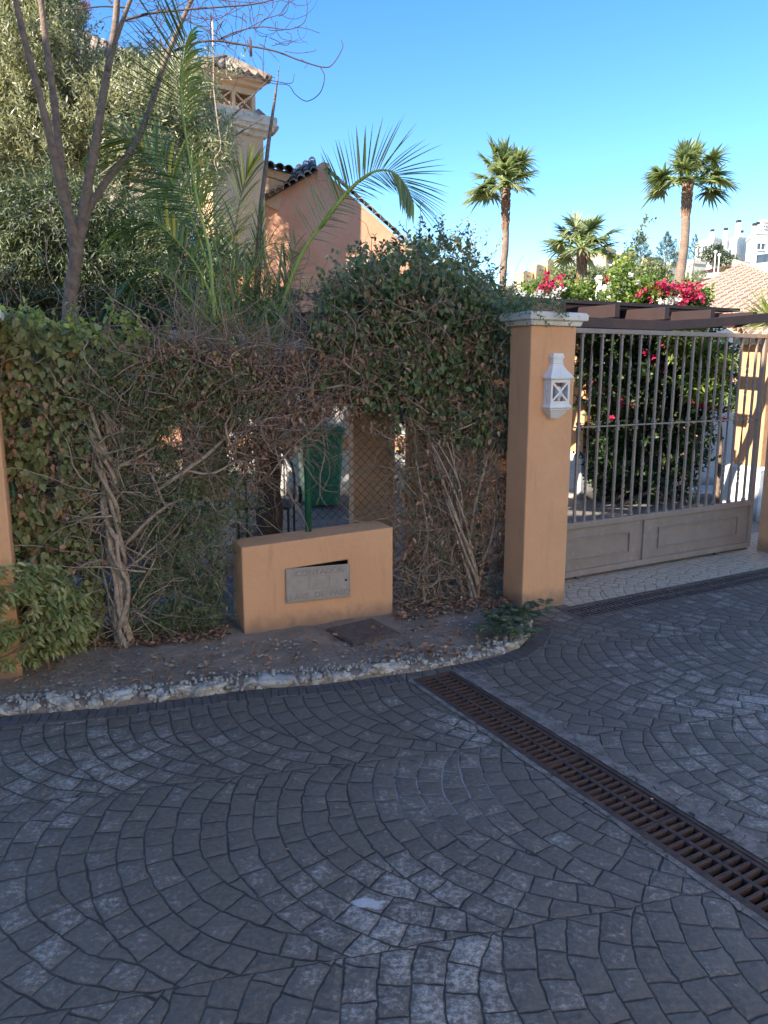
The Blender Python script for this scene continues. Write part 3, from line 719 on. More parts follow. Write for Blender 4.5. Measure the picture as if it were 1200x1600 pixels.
# access cover
def cover():
    c = [gnd(512, 985, .034), gnd(552, 1006, .034), gnd(622, 991, .04), gnd(581, 969, .04)]
    root = empty('access_cover', sum(c, Vector())/4, 'dark studded metal access cover lying in the soil in front of the orange box', 'access cover')
    MB().prism(c, (0, 0, .012)).build('plate', MT['rustdark'], root, bevel=.002)
    mb = MB(); n = 17
    for i in range(n):
        for j in range(n):
            a, q = (i+.5)/n, (j+.5)/n
            p = (c[0]*(1-a)+c[3]*a)*(1-q)+(c[1]*(1-a)+c[2]*a)*q+Vector((0, 0, .0122))
            e = .0055; t = [p+Vector((e*math.cos(PI/4+k*PI/2+.4), e*math.sin(PI/4+k*PI/2+.4), 0)) for k in range(4)]
            m0 = len(mb.v); mb.v += [tuple(v) for v in t]+[tuple(p+(v-p)*.6+Vector((0, 0, .004))) for v in t]
            mb.f += [(m0+4, m0+5, m0+6, m0+7)]+[(m0+k, m0+(k+1) % 4, m0+4+(k+1) % 4, m0+4+k) for k in range(4)]
    mb.build('studs', MT['rustdark'], root)
    fr = MB()
    for i in range(4):
        a, q = c[i], c[(i+1) % 4]; ctr = sum(c, Vector())/4
        fr.bar(a+(a-ctr)*.03+Vector((0, 0, -.012)), q+(q-ctr)*.03+Vector((0, 0, -.012)), .006, .02)
    fr.build('frame', MT['rustdark'], root)
cover()

# ------------------------------------------------------------------ CHAIN-LINK FENCE
def fence():
    root = empty('chain_link_fence', F(1.5, 0, 0), 'dark wire mesh fence with green posts overgrown by creepers', 'fence')
    mb = MB(); W = 3.02; Ht = 1.5; cs = .058; r = .0019
    def zb(u): return .0+(.60 if .0 else 0)
    for sg in (1, -1):
        k = -int(Ht/cs)-2
        while k*cs < W+Ht:
            u0 = k*cs; n = 10; pts = []
            for i in range(n+1):
                z = Ht*i/n; u = u0+z*1.0 if sg > 0 else u0+Ht-z*1.0
                if 0 <= u <= W:
                    wob = .006*noise.noise(Vector((u*3, z*3, 0)))+.022*noise.noise(Vector((u*.9, z*1.1, 4)))
                    inbox = (u > 1.22 and u < 2.29 and z < .545)
                    if not inbox: pts.append(F(u+wob*.5, wob+sg*.0012, .05+z))
                    elif pts and len(pts) > 1: mb.tube(pts, r, 3, False); pts = []
                    else: pts = []
            if len(pts) > 1: mb.tube(pts, r, 3, False)
            k += 1
    for z in (.62, 1.1, 1.53): mb.tube([F(.0, .004, z), F(1.5, .004, z-.01), F(W, .004, z)], .0016, 4)
    mb.build('wire_mesh', MT['wire'], root)
    for u, z0, h in ((.06, 0, 1.62), (1.72, .57, 1.55), (2.96, 0, 1.6)):
        m2 = MB().tube([F(u, .012, z0), F(u, .012, h)], .021, 14)
        p = m2.build('post', MT['green'], root, True)
        MB().tube([F(u, .012, h+.0005), F(u, .012, h+.012), F(u, .012, h+.02)], [.024, .024, .012], 14).build('post_cap', MT['green'], p, True)
fence()

# ------------------------------------------------------------------ YARD: walls, pillars, bin, pergola
def cpil(name, x, y, w, rotv, H, label, zb=.57, capped=False):
    c, s = math.cos(rotv), math.sin(rotv)
    fn = lambda a, d, z: Vector((x+a*c-d*s, y+a*s+d*c, z))
    root = empty(name, (x, y, 0), label, 'pillar', 'orange pergola pillars in the yard')
    MB().gbox(-w, w, -w, w, zb, H, fn).build('shaft', MT['orange'], root, bevel=.01)
    def R4(e, z): return [fn(-w-e, -w-e, z), fn(w+e, -w-e, z), fn(w+e, w+e, z), fn(-w-e, w+e, z)]
    MB().rings([R4(.045, -.02), R4(.045, zb-.03), R4(.01, zb+.0)]).build('plinth', MT['white'], root)
    if capped: MB().rings([R4(.0, H+.0005), R4(.05, H+.02), R4(.055, H+.07), R4(.02, H+.08)]).build('cap', MT['cap'], root)
    return root
yaw = math.atan2(GX[1], GX[0])
cpil('pergola_pillar', 2.50, 9.55, .14, yaw, 2.2, 'shaded orange pillar with white plinth just behind the left end of the gate')
cpil('pergola_pillar', 4.05, 8.25, .17, yaw, 1.84, 'partly sunlit orange pillar with white plinth behind the right end of the gate', capped=True)
p_ = at(580, 800, 5.75); cpil('pergola_pillar', p_.x, 5.85, .16, .15, 2.1, 'brownish shaded pillar behind the wire mesh right of the green bin', zb=.05)
p_ = at(308, 560, 6.0); cpil('pergola_pillar', p_.x, 6.1, .17, .25, 1.80, 'orange pier with pale coping half hidden behind the dry creeper', capped=True)
# back wall
root = empty('courtyard_wall', (-1.2, 9.8, 0), 'white courtyard wall with an orange band behind the green bin', 'wall')
fn = lambda a, d, z: Vector((a, 9.8+d+a*.12, z))
MB().gbox(-2.0, 1.5, -.03, .2, -.02, .56, fn).build('plinth', MT['white'], root, bevel=.006)
MB().gbox(-2.0, 1.5, 0, .2, .5602, .74, fn).build('orange_band', MT['orange'], root)
MB().gbox(-1.95, 1.5, -.004, .2, .7402, 2.12, fn).build('upper_wall', MT['white'], root)
root = empty('yard_wall', at(700, 800, 6.), 'shaded orange wall behind the bare stems right of the brown pillar', 'wall')
fn = lambda a, d, z: Vector((.17+a, 5.98+d-a*.05, z))
MB().gbox(0, 1.0, 0, .15, -.02, 1.95, fn).build('wall_body', MT['orange'], root, bevel=.008)
MB().gbox(0, 1.02, -.02, .17, 1.9502, 2.0, fn).build('coping', MT['cap'], root, bevel=.006)
root = empty('planter_wall', at(380, 800, 6.6), 'low white planter wall seen through the mesh left of the bin', 'wall')
fn = lambda a, d, z: Vector((-2.9+a, 6.9+d+a*.3, z))
MB().gbox(0, 1.75, 0, .2, -.02, .52, fn).build('wall_body', MT['white'], root, bevel=.01)
MB().gbox(-.02, 1.77, -.02, .22, .5202, .56, fn).build('coping', MT['cap'], root, bevel=.006)
# iron chair frame behind mesh
root = empty('garden_chair', (-1.25, 6.3, 0), 'black iron garden chair partly seen through the wire mesh', 'chair')
mb = MB(); cx, cy = -1.22, 6.25
for a, c in ((0, 0), (.42, 0), (0, .4), (.42, .4)): MB().tube([(cx+a, cy+c, 0), (cx+a, cy+c, .44)], .011, 6).build('leg', MT['black'], root)
MB().box((cx+.21, cy+.2, .45), (.22, 0, 0), (0, .21, 0), (0, 0, .012)).build('seat', MT['black'], root)
mb = MB().tube(spl([(cx, cy+.4, .4), (cx, cy+.43, .7), (cx+.1, cy+.46, .88), (cx+.32, cy+.46, .88), (cx+.42, cy+.43, .7), (cx+.42, cy+.4, .4)], 6), .011, 6)
for i in range(1, 5): mb.tube([(cx+.084*i, cy+.41, .45), (cx+.084*i, cy+.455, .86)], .006, 5)
mb.build('backrest', MT['black'], root)
# wheelie bin
def bin_():
    c = at(500, 785, 8.9); x, y = c.x, 8.95
    root = empty('wheelie_bin', (x, y, 0), 'green plastic wheelie bin standing in the courtyard behind the mesh', 'bin')
    c_, s_ = math.cos(.25), math.sin(.25)
    fn = lambda a, d, z: Vector((x+a*c_-d*s_, y+a*s_+d*c_, z))
    def Rr(w, d, z, r=.03):
        return [fn(-w+r, -d, z), fn(w-r, -d, z), fn(w, -d+r, z), fn(w, d-r, z), fn(w-r, d, z), fn(-w+r, d, z), fn(-w, d-r, z), fn(-w, -d+r, z)]
    MB().rings([Rr(.19, .2, .03), Rr(.20, .21, .1), Rr(.245, .26, .84), Rr(.262, .278, .845), Rr(.262, .278, .885), Rr(.24, .25, .89)]).build('body', MT['bin'], root)
    MB().rings([Rr(.27, .285, .8905), Rr(.272, .29, .905), Rr(.25, .27, .94), Rr(.18, .2, .955)]).build('lid', MT['bin'], root)
    for sg in (-1, 1):
        MB().tube([fn(sg*.2, .22, .1), fn(sg*.24, .22, .1)], .1, 16).build('wheel', MT['black'], root)
    MB().tube([fn(-.2, .31, .86), fn(.2, .31, .86)], .014, 8).build('handle', MT['bin'], root)
bin_()
# pergola/carport over the gate and yard
def pergola():
    root = empty('pergola', G(1.8, 1.4, 0), 'dark brown timber pergola over the driveway behind the gate', 'pergola')
    a, c = at(872, 478, 7.4), at(1130, 488.5, 8.1)
    mb = MB(); t = (c-a).normalized()
    n = Vector((-t.y, t.x, 0)).normalized()
    mb.prism([a, c, c+Vector((-.16, 0, -.17)), a+Vector((0, 0, -.24))], n*.09)
    mb.build('beam', MT['beam'], root, bevel=.004)
    P = [at(893, 494, 6.5), at(960, 497.5, 6.75), at(1040, 501, 7.0), at(1120, 496.5, 7.3), at(1215, 488, 7.6), at(1330, 478, 8.0)]
    mb = MB(); rr = []
    for p in P:
        h = .085; rr.append([p, p+Vector((-.05, .07, 0)), p+Vector((-.05, .07, -h)), p+Vector((0, 0, -h))])
    mb.rings(rr).build('beam', MT['beam'], root, bevel=.004)
    for i in range(7):
        s = .7+i*.62
        mb = MB(); mb.bar(G(s, 1.2, 2.09), G(s+.15, 4.6, 2.13), .03, .055)
        mb.build('rafter', MT['beam'], root, bevel=.003)
    for i in range(9):
        d = 1.75+i*.34
        MB().bar(G(.1, d, 2.20+.002*(i % 2)), G(4.2 if i < 4 else 3.4, d, 2.205), .085, .016).build('batten', MT['beam'], root)
    # extension to the left, behind the ivy
    a, c = at(425, 446, 7.0), at(640, 470, 7.0)
    MB().prism([a, c, c+Vector((0, 0, -.42)), a+Vector((0, 0, -.45))], Vector((.02, .09, 0))).build('fascia', MT['beam'], root, bevel=.004)
    a, c = at(462, 431, 6.4), at(700, 452, 6.2)
    MB().prism([a, c, c+Vector((0, 0, -.16)), a+Vector((.06, 0, -.13))], Vector((.02, .1, 0))).build('beam', MT['beam'], root, bevel=.004)
    for i in range(6):
        y = 6.55+i*.5
        MB().bar((-1.35, y+.3, 2.12), (1.2, y, 2.12), .03, .05).build('rafter', MT['beam'], root, bevel=.003)
    return root
pergola()
# garden table behind the gate
root = empty('garden_table', at(1095, 762, 9.3), 'small white garden table in the shade behind the gate bars', 'table')
c = at(1095, 765, 9.3); MB().box((c.x, 9.3, c.z), (.26, .02, 0), (0, .2, 0), (0, 0, .02)).build('tabletop', MT['plaster'], root, bevel=.004)
for a in (-1, 1):
    for q in (-1, 1):
        MB().tube([(c.x+a*.2, 9.3+q*.16, c.z-.02), (c.x+a*.25, 9.3+q*.2, 0)], .012, 6).build('leg', MT['plaster'], root)
root = empty('garden_wall', at(1110, 700, 10.5), 'grey shaded garden wall behind the white table', 'wall')
fn = lambda a, d, z: Vector((4.35+a, 10.4+d+a*.1, z))
MB().gbox(0, 4.5, 0, .2, -.02, 1.35, fn).build('wall_body', MT['white'], root, bevel=.01)
MB().gbox(-.03, 4.5, -.03, .23, 1.3502, 1.41, fn).build('coping', MT['cap'], root, bevel=.006)

# ------------------------------------------------------------------ roof tiles
def tiles(mb, p0, u, v, nu, nv, r, overlap=.06, seed=0):
    """rows of barrel tiles: origin p0, u across (one column per step), v up the slope"""
    u, v = Vector(u), Vector(v); un = u.normalized(); vn = v.normalized(); n = un.cross(vn).normalized()
    if n.z < 0: n = -n
    su = u.length/nu; sv = v.length/nv; rnd_ = random.Random(seed)
    for i in range(nu):
        for j in range(nv):
            jx = rnd_.uniform(-.012, .012); jl = rnd_.uniform(-.01, .02)
            base = p0+un*(su*(i+.5)+jx)+vn*(sv*j-jl)
            rr = []
            for q, k in ((0, 1.0), (1, .86)):
                c = base+vn*((sv+overlap)*q)+n*(.02*(1-q)+.004)
                rr.append([c+un*math.cos(PI*a/6)*r*k*-1+n*math.sin(PI*a/6)*r*k for a in range(7)]+[c+un*math.cos(PI*a/6)*r*k*.84+n*math.sin(PI*a/6)*r*k*.84 for a in range(7)])
            mb.rings(rr)
    return mb
# ------------------------------------------------------------------ HOUSE
def house():
    root = empty('house', (-1.5, 15, 0), 'orange rendered house with a gable wall and weathered tile roof behind the palms', 'house')
    Yg = 14.
    P = [Vector((-3.4, Yg, 0)), Vector((1.75, Yg, 0)), at(700, 440, Yg), at(622, 372, Yg), at(500, 262, Yg), at(340, 352, Yg), Vector((-3.4, Yg, 3.6))]
    MB().prism(P, Vector((.9, 5.5, 0))).build('gable_wall', MT['orange2'], root)
    # small parapet peak at the apex
    a = at(500, 253, Yg-.02); MB().prism([a+Vector((-.05, 0, -.3)), a+Vector((.12, 0, -.3)), a+Vector((.14, 0, -.02)), a+Vector((.04, 0, .0)), a+Vector((-.05, 0, -.06))], (0, .3, 0)).build('ridge_stub', MT['orange2'], root)
    # left slope: strip of old tiles rising from the gable edge
    mb = MB()
    a0, a1 = at(338, 356, Yg-.15), at(497, 268, Yg-.15)
    tiles(mb, a0, a1-a0, Vector((-.12, .9, .42)), 15, 4, .075, seed=3)
    mb.quad(a0, a1, a1+Vector((-.12, .9, .42)), a0+Vector((-.12, .9, .42)))
    mb.build('roof_slope', MT['oldtile'], root)
    mb = MB()
    tiles(mb, at(503, 262, Yg-.1)+Vector((0, 0, -.02)), at(720, 458, Yg-.1)-at(503, 262, Yg-.1), Vector((.1, .6, .05)), 17, 1, .07, seed=5)
    mb.build('verge_tiles', MT['oldtile'], root)
    # rear roof behind the chimney
    mb = MB(); c0, c1 = at(395, 252, 13.9), at(456, 268, 13.9)
    mb.prism([c0+Vector((0, 0, -.05)), c1+Vector((0, 0, -.05)), c1+Vector((-.1, 0, -.16)), c0+Vector((0, 0, -.16))], (0, .5, 0))
    mb.prism([c0+Vector((0, 0.05, -.16)), c1+Vector((-.14, .05, -.16)), c1+Vector((-.25, .05, -.62)), c0+Vector((0, .05, -.62))], (0, .5, 0))
    mb.build('rear_cornice', MT['tan'], root)
    mb = MB(); tiles(mb, c0+Vector((-.1, -.1, -.04)), c1-c0+Vector((.14, 0, 0)), Vector((-.25, 1.2, .26)), 5, 2, .085, seed=9); mb.quad(c0+Vector((-.1, -.1, -.04)), c1+Vector((0, -.1, -.04)), c1+Vector((-.25, 1.1, .2)), c0+Vector((-.35, 1.1, .2))); mb.build('rear_roof', MT['oldtile'], root)
    # main roof left, mostly behind the olive
    mb = MB(); q0 = at(90, 330, 15.0); q1 = at(350, 330, 15.0)
    top0, top1 = at(80, 45, 17.4), at(330, 205, 17.4)
    mb.quad(q0, q1, top1, top0)
    base = at(60, 215, 15.6); tiles(mb, base, at(350, 335, 15.6)-base, (top0-base)+Vector((.3, 0, 0)), 20, 6, .12, seed=4)
    mb.build('main_roof', MT['oldtile'], root)
    MB().prism([Vector((-8, 15.2, 0)), Vector((-3.4, 15.2, 0)), Vector((-3.4, 15.2, 3.9)), Vector((-8, 15.2, 4.6))], (0, 5, 0)).build('side_wall', MT['orange2'], root)
    # chimney
    yawc = math.radians(38); c, s = math.cos(yawc), math.sin(yawc)
    rr = at(414, 300, 13.)   # right corner of the shaft
    cx, cy = rr.x, 13.
    W, D = .92, .62
    fn = lambda a, d, z: Vector((cx+a*c-d*s, cy+a*s+d*c, z))
    ch = MB().gbox(-W, 0, 0, D, 3.2, 5.18, fn).build('chimney', MT['tan'], root, bevel=.01)
    def R4(e, z): return [fn(-W-e, -e, z-.12), fn(e, -e, z-.12), fn(e, D+e, z-.12), fn(-W-e, D+e, z-.12)]
    MB().rings([R4(.002, 5.30), R4(.05, 5.32), R4(.055, 5.38), R4(.12, 5.40), R4(.125, 5.46), R4(.16, 5.47), R4(.165, 5.60), R4(.1, 5.62)]).build('cornice', MT['stonecap'], ch)
    mb = MB()   # tiles round the cornice: right end
    tiles(mb, fn(.02, -.14, 5.44), fn(.02, D+.1, 5.44)-fn(.02, -.14, 5.44), (fn(-.25, 0, 5.72)-fn(.2, 0, 5.5))*-1*-1, 4, 1, .095, seed=1)
    for v in range(0): pass
    mb2 = MB()
    for k in range(3):
        st = fn(.24, .05+k*.25, 5.34); en = fn(-.1, .05+k*.25, 5.56)
        mb2.tube([st, en], [.10, .08], 10)
    mb2.build('cornice_tiles', MT['oldtile'], ch)
    # lantern box with X openings
    e = -.1; z0, z1 = 5.50, 5.90
    a0, a1, b0, b1 = -W+.08, -.08, .08, D-.08
    fr = MB(); t = .06
    def face(Pf, w, nrm):
        nb_ = 2; cell = (w-t)/nb_
        fr.prism([Pf(0, z0), Pf(w, z0), Pf(w, z0+.09), Pf(0, z0+.09)], nrm*-.06)
        fr.prism([Pf(0, z1-.09), Pf(w, z1-.09), Pf(w, z1), Pf(0, z1)], nrm*-.06)
        for i in range(nb_+1):
            x = i*cell; fr.prism([Pf(x, z0+.0902), Pf(x+t, z0+.0902), Pf(x+t, z1-.0902), Pf(x, z1-.0902)], nrm*-.06)
        for i in range(nb_):
            x0, x1 = i*cell+t, (i+1)*cell; q = .018
            for k, (xa, xb) in enumerate(((x0, x1), (x1, x0))):
                fr.prism([Pf(xa-q, z0+.09)-nrm*(.01+k*.004), Pf(xa+q, z0+.09)-nrm*(.01+k*.004), Pf(xb+q, z1-.09)-nrm*(.01+k*.004), Pf(xb-q, z1-.09)-nrm*(.01+k*.004)], nrm*-.03)
    nf = Vector((s, -c, 0)); nr = Vector((c, s, 0))
    face(lambda x, z: fn(a0+x, b0, z), a1-a0, nf)
    face(lambda x, z: fn(a1, b0+.061+x*(b1-b0-.122)/(b1-b0), z), b1-b0, nr)
    face(lambda x, z: fn(a0, b0+.061+x*(b1-b0-.122)/(b1-b0), z), b1-b0, -nr)
    face(lambda x, z: fn(a0+x, b1, z), a1-a0, -nf)
    fr.build('vent_box', MT['tan'], ch)
    MB().rings([R4(-.06, 6.02), R4(.0, 6.035), R4(.01, 6.08), R4(.07, 6.10), R4(.08, 6.15), R4(.03, 6.16)]).build('vent_cornice', MT['tan'], ch)
    mb = MB()
    ap = fn(-W/2, D/2, 6.34)
    cs = [fn(-W-.1, -.1, 6.04), fn(.1, -.1, 6.04), fn(.1, D+.1, 6.04), fn(-W-.1, D+.1, 6.04)]
    for i in range(4): mb.quad(cs[i], cs[(i+1) % 4], ap)
    for i in range(4):
        for k in range(7):
            q = (k+.5)/7; st = cs[i].lerp(cs[(i+1) % 4], q); en = st.lerp(ap, .92-abs(q-.5)*1.1); mb.tube([st+Vector((0, 0, .0)), en], [.06, .05], 7)
        mb.tube([cs[i], ap], [.07, .06], 7)
    mb.build('vent_roof', MT['oldtile'], ch)
    # tv antenna
    an = at(333, 60, 13.6); t = empty('tv_antenna', (an.x, 13.6, 5.0), 'thin television aerial standing on the house roof behind bare twigs', 'antenna')
    MB().tube([(an.x, 13.6, 4.6), (an.x, 13.6, an.z+.25)], .014, 6).build('mast', MT['galv'], t)
    mb = MB().tube([(an.x-.75, 13.5, an.z+.42), (an.x+.1, 13.65, an.z+.02)], .009, 5)
    for k in range(8):
        q = k/8; c_ = Vector((an.x-.75+.8*q, 13.5+.12*q, an.z+.42-.36*q)); mb.tube([c_+Vector((0, -.16, -.05)), c_+Vector((0, .16, .05))], .005, 4)
    mb.build('boom', MT['galv'], t)
house()
# right tiled roof building
def sideroof():
    root = empty('tiled_outbuilding', (9.5, 16, 0), 'low outbuilding with a pinkish barrel tile roof right of the palms', 'building')
    p0 = at(1100, 520, 12.6)      # lower left
    up = at(1196, 452, 15.2)-at(1108, 508, 12.6)
    ac = at(1300, 585, 10.0)-at(1085, 455, 15.0)
    start = at(1062, 468, 14.2)
    v = at(1160, 415, 17.5)-start; u = at(1262, 590, 9.6)-start
    mb = MB(); tiles(mb, start, u, v, 24, 9, .115, seed=8); mb.quad(start, start+u, start+u+v, start+v); mb.build('roof', MT['newtile'], root)
    # verge wall along the ridge
    a, c = start+v, start+v+u
    MB().prism([start+Vector((-.1, .1, -.05)), start+v+Vector((-.1, .1, -.05)), start+v+Vector((-.1, .1, -3.8)), start+Vector((-.1, .1, -2.2))], (.25, .12, 0)).build('verge_wall', MT['cap'], root)
    MB().prism([start+v+Vector((-.2, 0, -.02)), start+v+u+Vector((0, 0, -.02)), start+v+u+Vector((0, 0, .16)), start+v+Vector((-.2, 0, .16))], (.05, .22, 0)).build('ridge', MT['newtile'], root, bevel=.05)
    MB().prism([Vector((start.x+.3, start.y+.4, 0)), Vector((start.x+u.x, start.y+u.y+.5, 0)), Vector((start.x+u.x+v.x, start.y+u.y+v.y, 0)), Vector((start.x+v.x, start.y+v.y-.2, 0))], (0, 0, 1.5)).build('wall', MT['orange2'], root)
sideroof()
# ================================================================== PLANTS ON THE FENCE
def curly(p, d, n, step, wig, grav=0., seed=None, keep=None):
    pts = [Vector(p)]; d = Vector(d).normalized()
    for i in range(n):
        d = (d+Vector(R.normal(size=3))*wig+Vector((0, 0, grav))).normalized()
        if keep: d = keep(pts[-1], d)
        pts.append(pts[-1]+d*step)
    return pts
def tangle(mb, poly, n, L, r, o0, o1, horiz=.5, wig=.28, ns=40., thr=-.35, plane=onfence, sides=3):
    P, q = sample(poly, n, o0, o1, thr, ns, 5., plane)
    FUv = Vector((FU[0], FU[1], 0)); FNv = Vector((FN[0], FN[1], 0))
    for p in P:
        a = R.normal()*(1-horiz)*1.6 + (PI/2 if R.rand() < horiz*.0 else (0 if R.rand() < horiz else PI/2))
        d = FUv*math.cos(a)*(1 if R.rand() < .5 else -1)+Vector((0, 0, 1))*math.sin(a)+FNv*R.normal()*.15
        off0 = (Vector(p)-Vector((FO[0], FO[1], 0))).dot(FNv)
        def keep(pp, dd):
            off = (pp-Vector((FO[0], FO[1], 0))).dot(FNv)
            if off > o1: dd = dd-FNv*.4
            if off < o0: dd = dd+FNv*.4
            return dd.normalized()
        k = max(5, int(L*(.4+R.rand())/.04)); pts = curly(p, d, k, .04, wig, -.01, keep=keep)
        rr = r*(.5+R.rand()**2*1.3)
        mb.tube(pts, taper(len(pts), rr, rr*.35), sides, False)
# --- left heart-leaved creeper
GREEN = [(-60, 505), (0, 488), (50, 502), (130, 522), (200, 540), (300, 560), (330, 600), (300, 650), (200, 650), (150, 700), (140, 820), (165, 930), (150, 1010), (-60, 1060)]
LOWG = [(240, 700), (330, 690), (400, 760), (395, 830), (352, 845), (352, 1000), (190, 1010), (180, 860), (230, 800)]
root = empty('heart_leaf_creeper', F(.2, 0, 0), 'green heart-leaved creeper covering the left end of the mesh fence', 'creeper')
P, q = sample(GREEN, 8200, -.16, .14, -.28, 34, 1.)
D = R.normal(size=P.shape)*.45+np.array([.1, -.35, -.75])
leaves('foliage', P, D, R.uniform(.024, .052, len(P)), .85, MT['heart'], root, 'heart', rnd=np.clip(R.beta(2.2, 2.4, len(P))+(R.rand(len(P)) < .04)*.5, 0, 1), up=np.array([.3, -.9, .5]), upj=.45)
P, q = sample([(-20, 600), (150, 560), (300, 570), (330, 640), (160, 700), (130, 990), (-10, 990)], 800, -.05, .16, -.1, 30, 9.)
leaves('dry_leaves', P, R.normal(size=P.shape)*.4+np.array([0, -.2, -.9]), R.uniform(.025, .05, len(P)), .7, MT['dead'], root, 'curl')
mb = MB(); tangle(mb, GREEN, 520, .5, .0026, -.15, .16, .35); mb.build('stems', MT['twig'], root, True)
P, q = sample([(-60, 492), (0, 478), (130, 515), (250, 545), (250, 560), (100, 545), (-60, 525)], 420, -.3, .1, -.4, 30, 2.)
leaves('top_shoots', P, R.normal(size=P.shape)*.5+np.array([0, -.1, .5]), R.uniform(.03, .05, len(P)), .8, MT['shrub'], root, 'heart')
# sprigs above it, sunlight put into their yellow leaf colour
mb = MB(); st = [onfence(214, 545, -.05), onfence(203, 520, -.05), onfence(196, 498, -.06), onfence(202, 478, -.05)]
B_ = np.array([list(onfence(a+R.normal()*5, c+R.normal()*4, -.02+R.rand()*.12)) for a, c in ([(196, 500), (200, 520), (210, 535), (190, 515), (225, 530)]*4+[(300, 560), (370, 575), (355, 590), (380, 565)]*3+[(60, 505), (120, 520), (20, 500), (160, 530), (260, 548)]*5)]); DD = R.normal(size=B_.shape)*.5+np.array([0, -.2, .8])
pp, dd2, rn = shoots(B_, DD, R.uniform(.06, .15, len(B_)), 7, .9); leaves('bright_shoots', pp, dd2, R.uniform(.025, .042, len(pp)), .65, MT['sunleaf'], root, 'leaf', rnd=rn)
# --- twisted vine and its fern-like leaves
root = empty('twisted_vine', onfence(195, 1000, .12), 'old twisted woody vine with a braided trunk climbing the fence left of the orange box', 'vine')
mb = MB(); tp = [(196, 1012), (188, 960), (192, 905), (180, 860), (176, 800), (168, 740), (160, 690), (158, 640)]
base = spl([onfence(*q, .12) for q in tp], 9)
for s in range(8):
    pts = []
    for i, p in enumerate(base):
        k = i/len(base); a = s*2*PI/8+k*(9+s%3*2)+.4*math.sin(k*9+s); rr = .026+.014*math.sin(k*7+s*2)+.02*k
        pts.append(p+Vector((FU[0], FU[1], 0))*math.cos(a)*rr+Vector((FN[0], FN[1], 0))*math.sin(a)*rr)
    mb.tube(pts, [max(.007, (.0145-.004*i/len(pts))*(1+.25*noise.noise(Vector((i*.4, s, 0))))) for i in range(len(pts))], 8)
loop = spl([onfence(*q, .17) for q in ((182, 835), (186, 880), (200, 915), (196, 950), (186, 985), (200, 1015))], 8); mb.tube(loop, taper(len(loop), .012, .016), 8)
mb.build('trunk', MT['vine'], root, True)
mb = MB()
for tr_, r0, r1 in (([(168, 745), (185, 728), (220, 724), (260, 728), (282, 748)], .013, .006), ([(240, 770), (290, 735), (330, 705), (362, 668), (375, 620), (390, 595)], .012, .009),
                    ([(196, 850), (230, 815), (262, 790), (290, 778)], .012, .008), ([(178, 730), (215, 715), (250, 695), (290, 690), (320, 685)], .008, .004),
                    ([(160, 700), (145, 680), (130, 655), (118, 660)], .007, .004), ([(178, 900), (210, 880), (240, 855), (270, 830), (300, 790)], .008, .004),
                    ([(233, 737), (243, 755), (255, 785), (265, 800), (240, 825), (215, 870)], .008, .004), ([(196, 970), (170, 930), (160, 880), (165, 840)], .006, .003),
                    ([(120, 815), (160, 820), (210, 815), (268, 818)], .005, .003), ([(375, 620), (360, 560), (400, 540), (440, 545), (470, 530)], .008, .004),
                    ([(205, 940), (225, 905), (243, 870), (246, 830), (270, 790)], .006, .003), ([(290, 735), (330, 740), (370, 720), (430, 690), (470, 640)], .008, .004)):
    pts = spl([onfence(a, c, .12+.03*math.sin(i*1.7)) for i, (a, c) in enumerate(tr_)], 7); mb.tube(pts, taper(len(pts), r0, r1), 7)
mb.build('branches', MT['vine'], root, True)
MIDT = [(150, 570), (330, 560), (500, 600), (520, 640), (430, 700), (400, 790), (370, 830), (340, 990), (170, 1000), (150, 760)]
mb = MB(); tangle(mb, MIDT, 850, .5, .0026, -.14, .18, .4, .22); tangle(mb, [(130, 620), (240, 620), (250, 1000), (150, 1005)], 160, .5, .004, .04, .2, .1, .15); mb.build('twigs', MT['vine'], root, True)
FERN = [(140, 565), (250, 560), (330, 570), (440, 600), (400, 650), (300, 655), (230, 690), (160, 720), (130, 640)]
def fernleaves(nm, poly, n, o0, o1, ns=34, thr=-.2, Lr=(.06, .12), mat='fern', sd=2.):
    P, q = sample(poly, n, o0, o1, thr, ns, sd); D = unit(R.normal(size=P.shape)*.7+np.array([0, -.25, -.25])); nl = 11
    L = R.uniform(*Lr, n); t = np.linspace(.15, 1, nl); side = unit(np.cross(D, R.normal(size=P.shape)+np.array([0, -1., .4])))
    PP = P[:, None]+D[:, None]*(t[None, :, None]*L[:, None, None]); sg = np.where(np.arange(nl) % 2, 1., -1.)[None, :, None]
    sg = sg.copy(); sg[:, -1] = 0
    DD = D[:, None]*.6+side[:, None]*sg*.9
    leaves(nm, PP.reshape(-1, 3), DD.reshape(-1, 3), np.repeat(R.uniform(.016, .028, n), nl), .34, MT[mat], root, 'thin', rnd=np.repeat(R.rand(n), nl))
fernleaves('upper_foliage', FERN, 2400, -.1, .17)
fernleaves('lower_foliage', [(190, 700), (260, 690), (330, 790), (352, 830), (350, 1000), (200, 1005), (215, 850), (150, 780)], 2100, -.12, .14, sd=4.)
fernleaves('side_foliage', [(330, 640), (400, 690), (395, 800), (350, 830), (300, 780)], 420, -.1, .1, sd=5.)
P, q = sample(LOWG, 700, -.12, .12, -.2, 30, 7.)
leaves('broad_leaves', P, R.normal(size=P.shape)*.6+np.array([0, -.2, -.5]), R.uniform(.022, .04, len(P)), .6, MT['ivy'], root, 'leaf')
P, q = sample([(150, 570), (330, 560), (430, 600), (400, 700), (200, 800), (150, 800)], 420, -.05, .16, -.1, 30, 8.)
leaves('dry_leaves', P, R.normal(size=P.shape)*.4+np.array([0, -.2, -.9]), R.uniform(.02, .045, len(P)), .6, MT['dead'], root, 'curl')
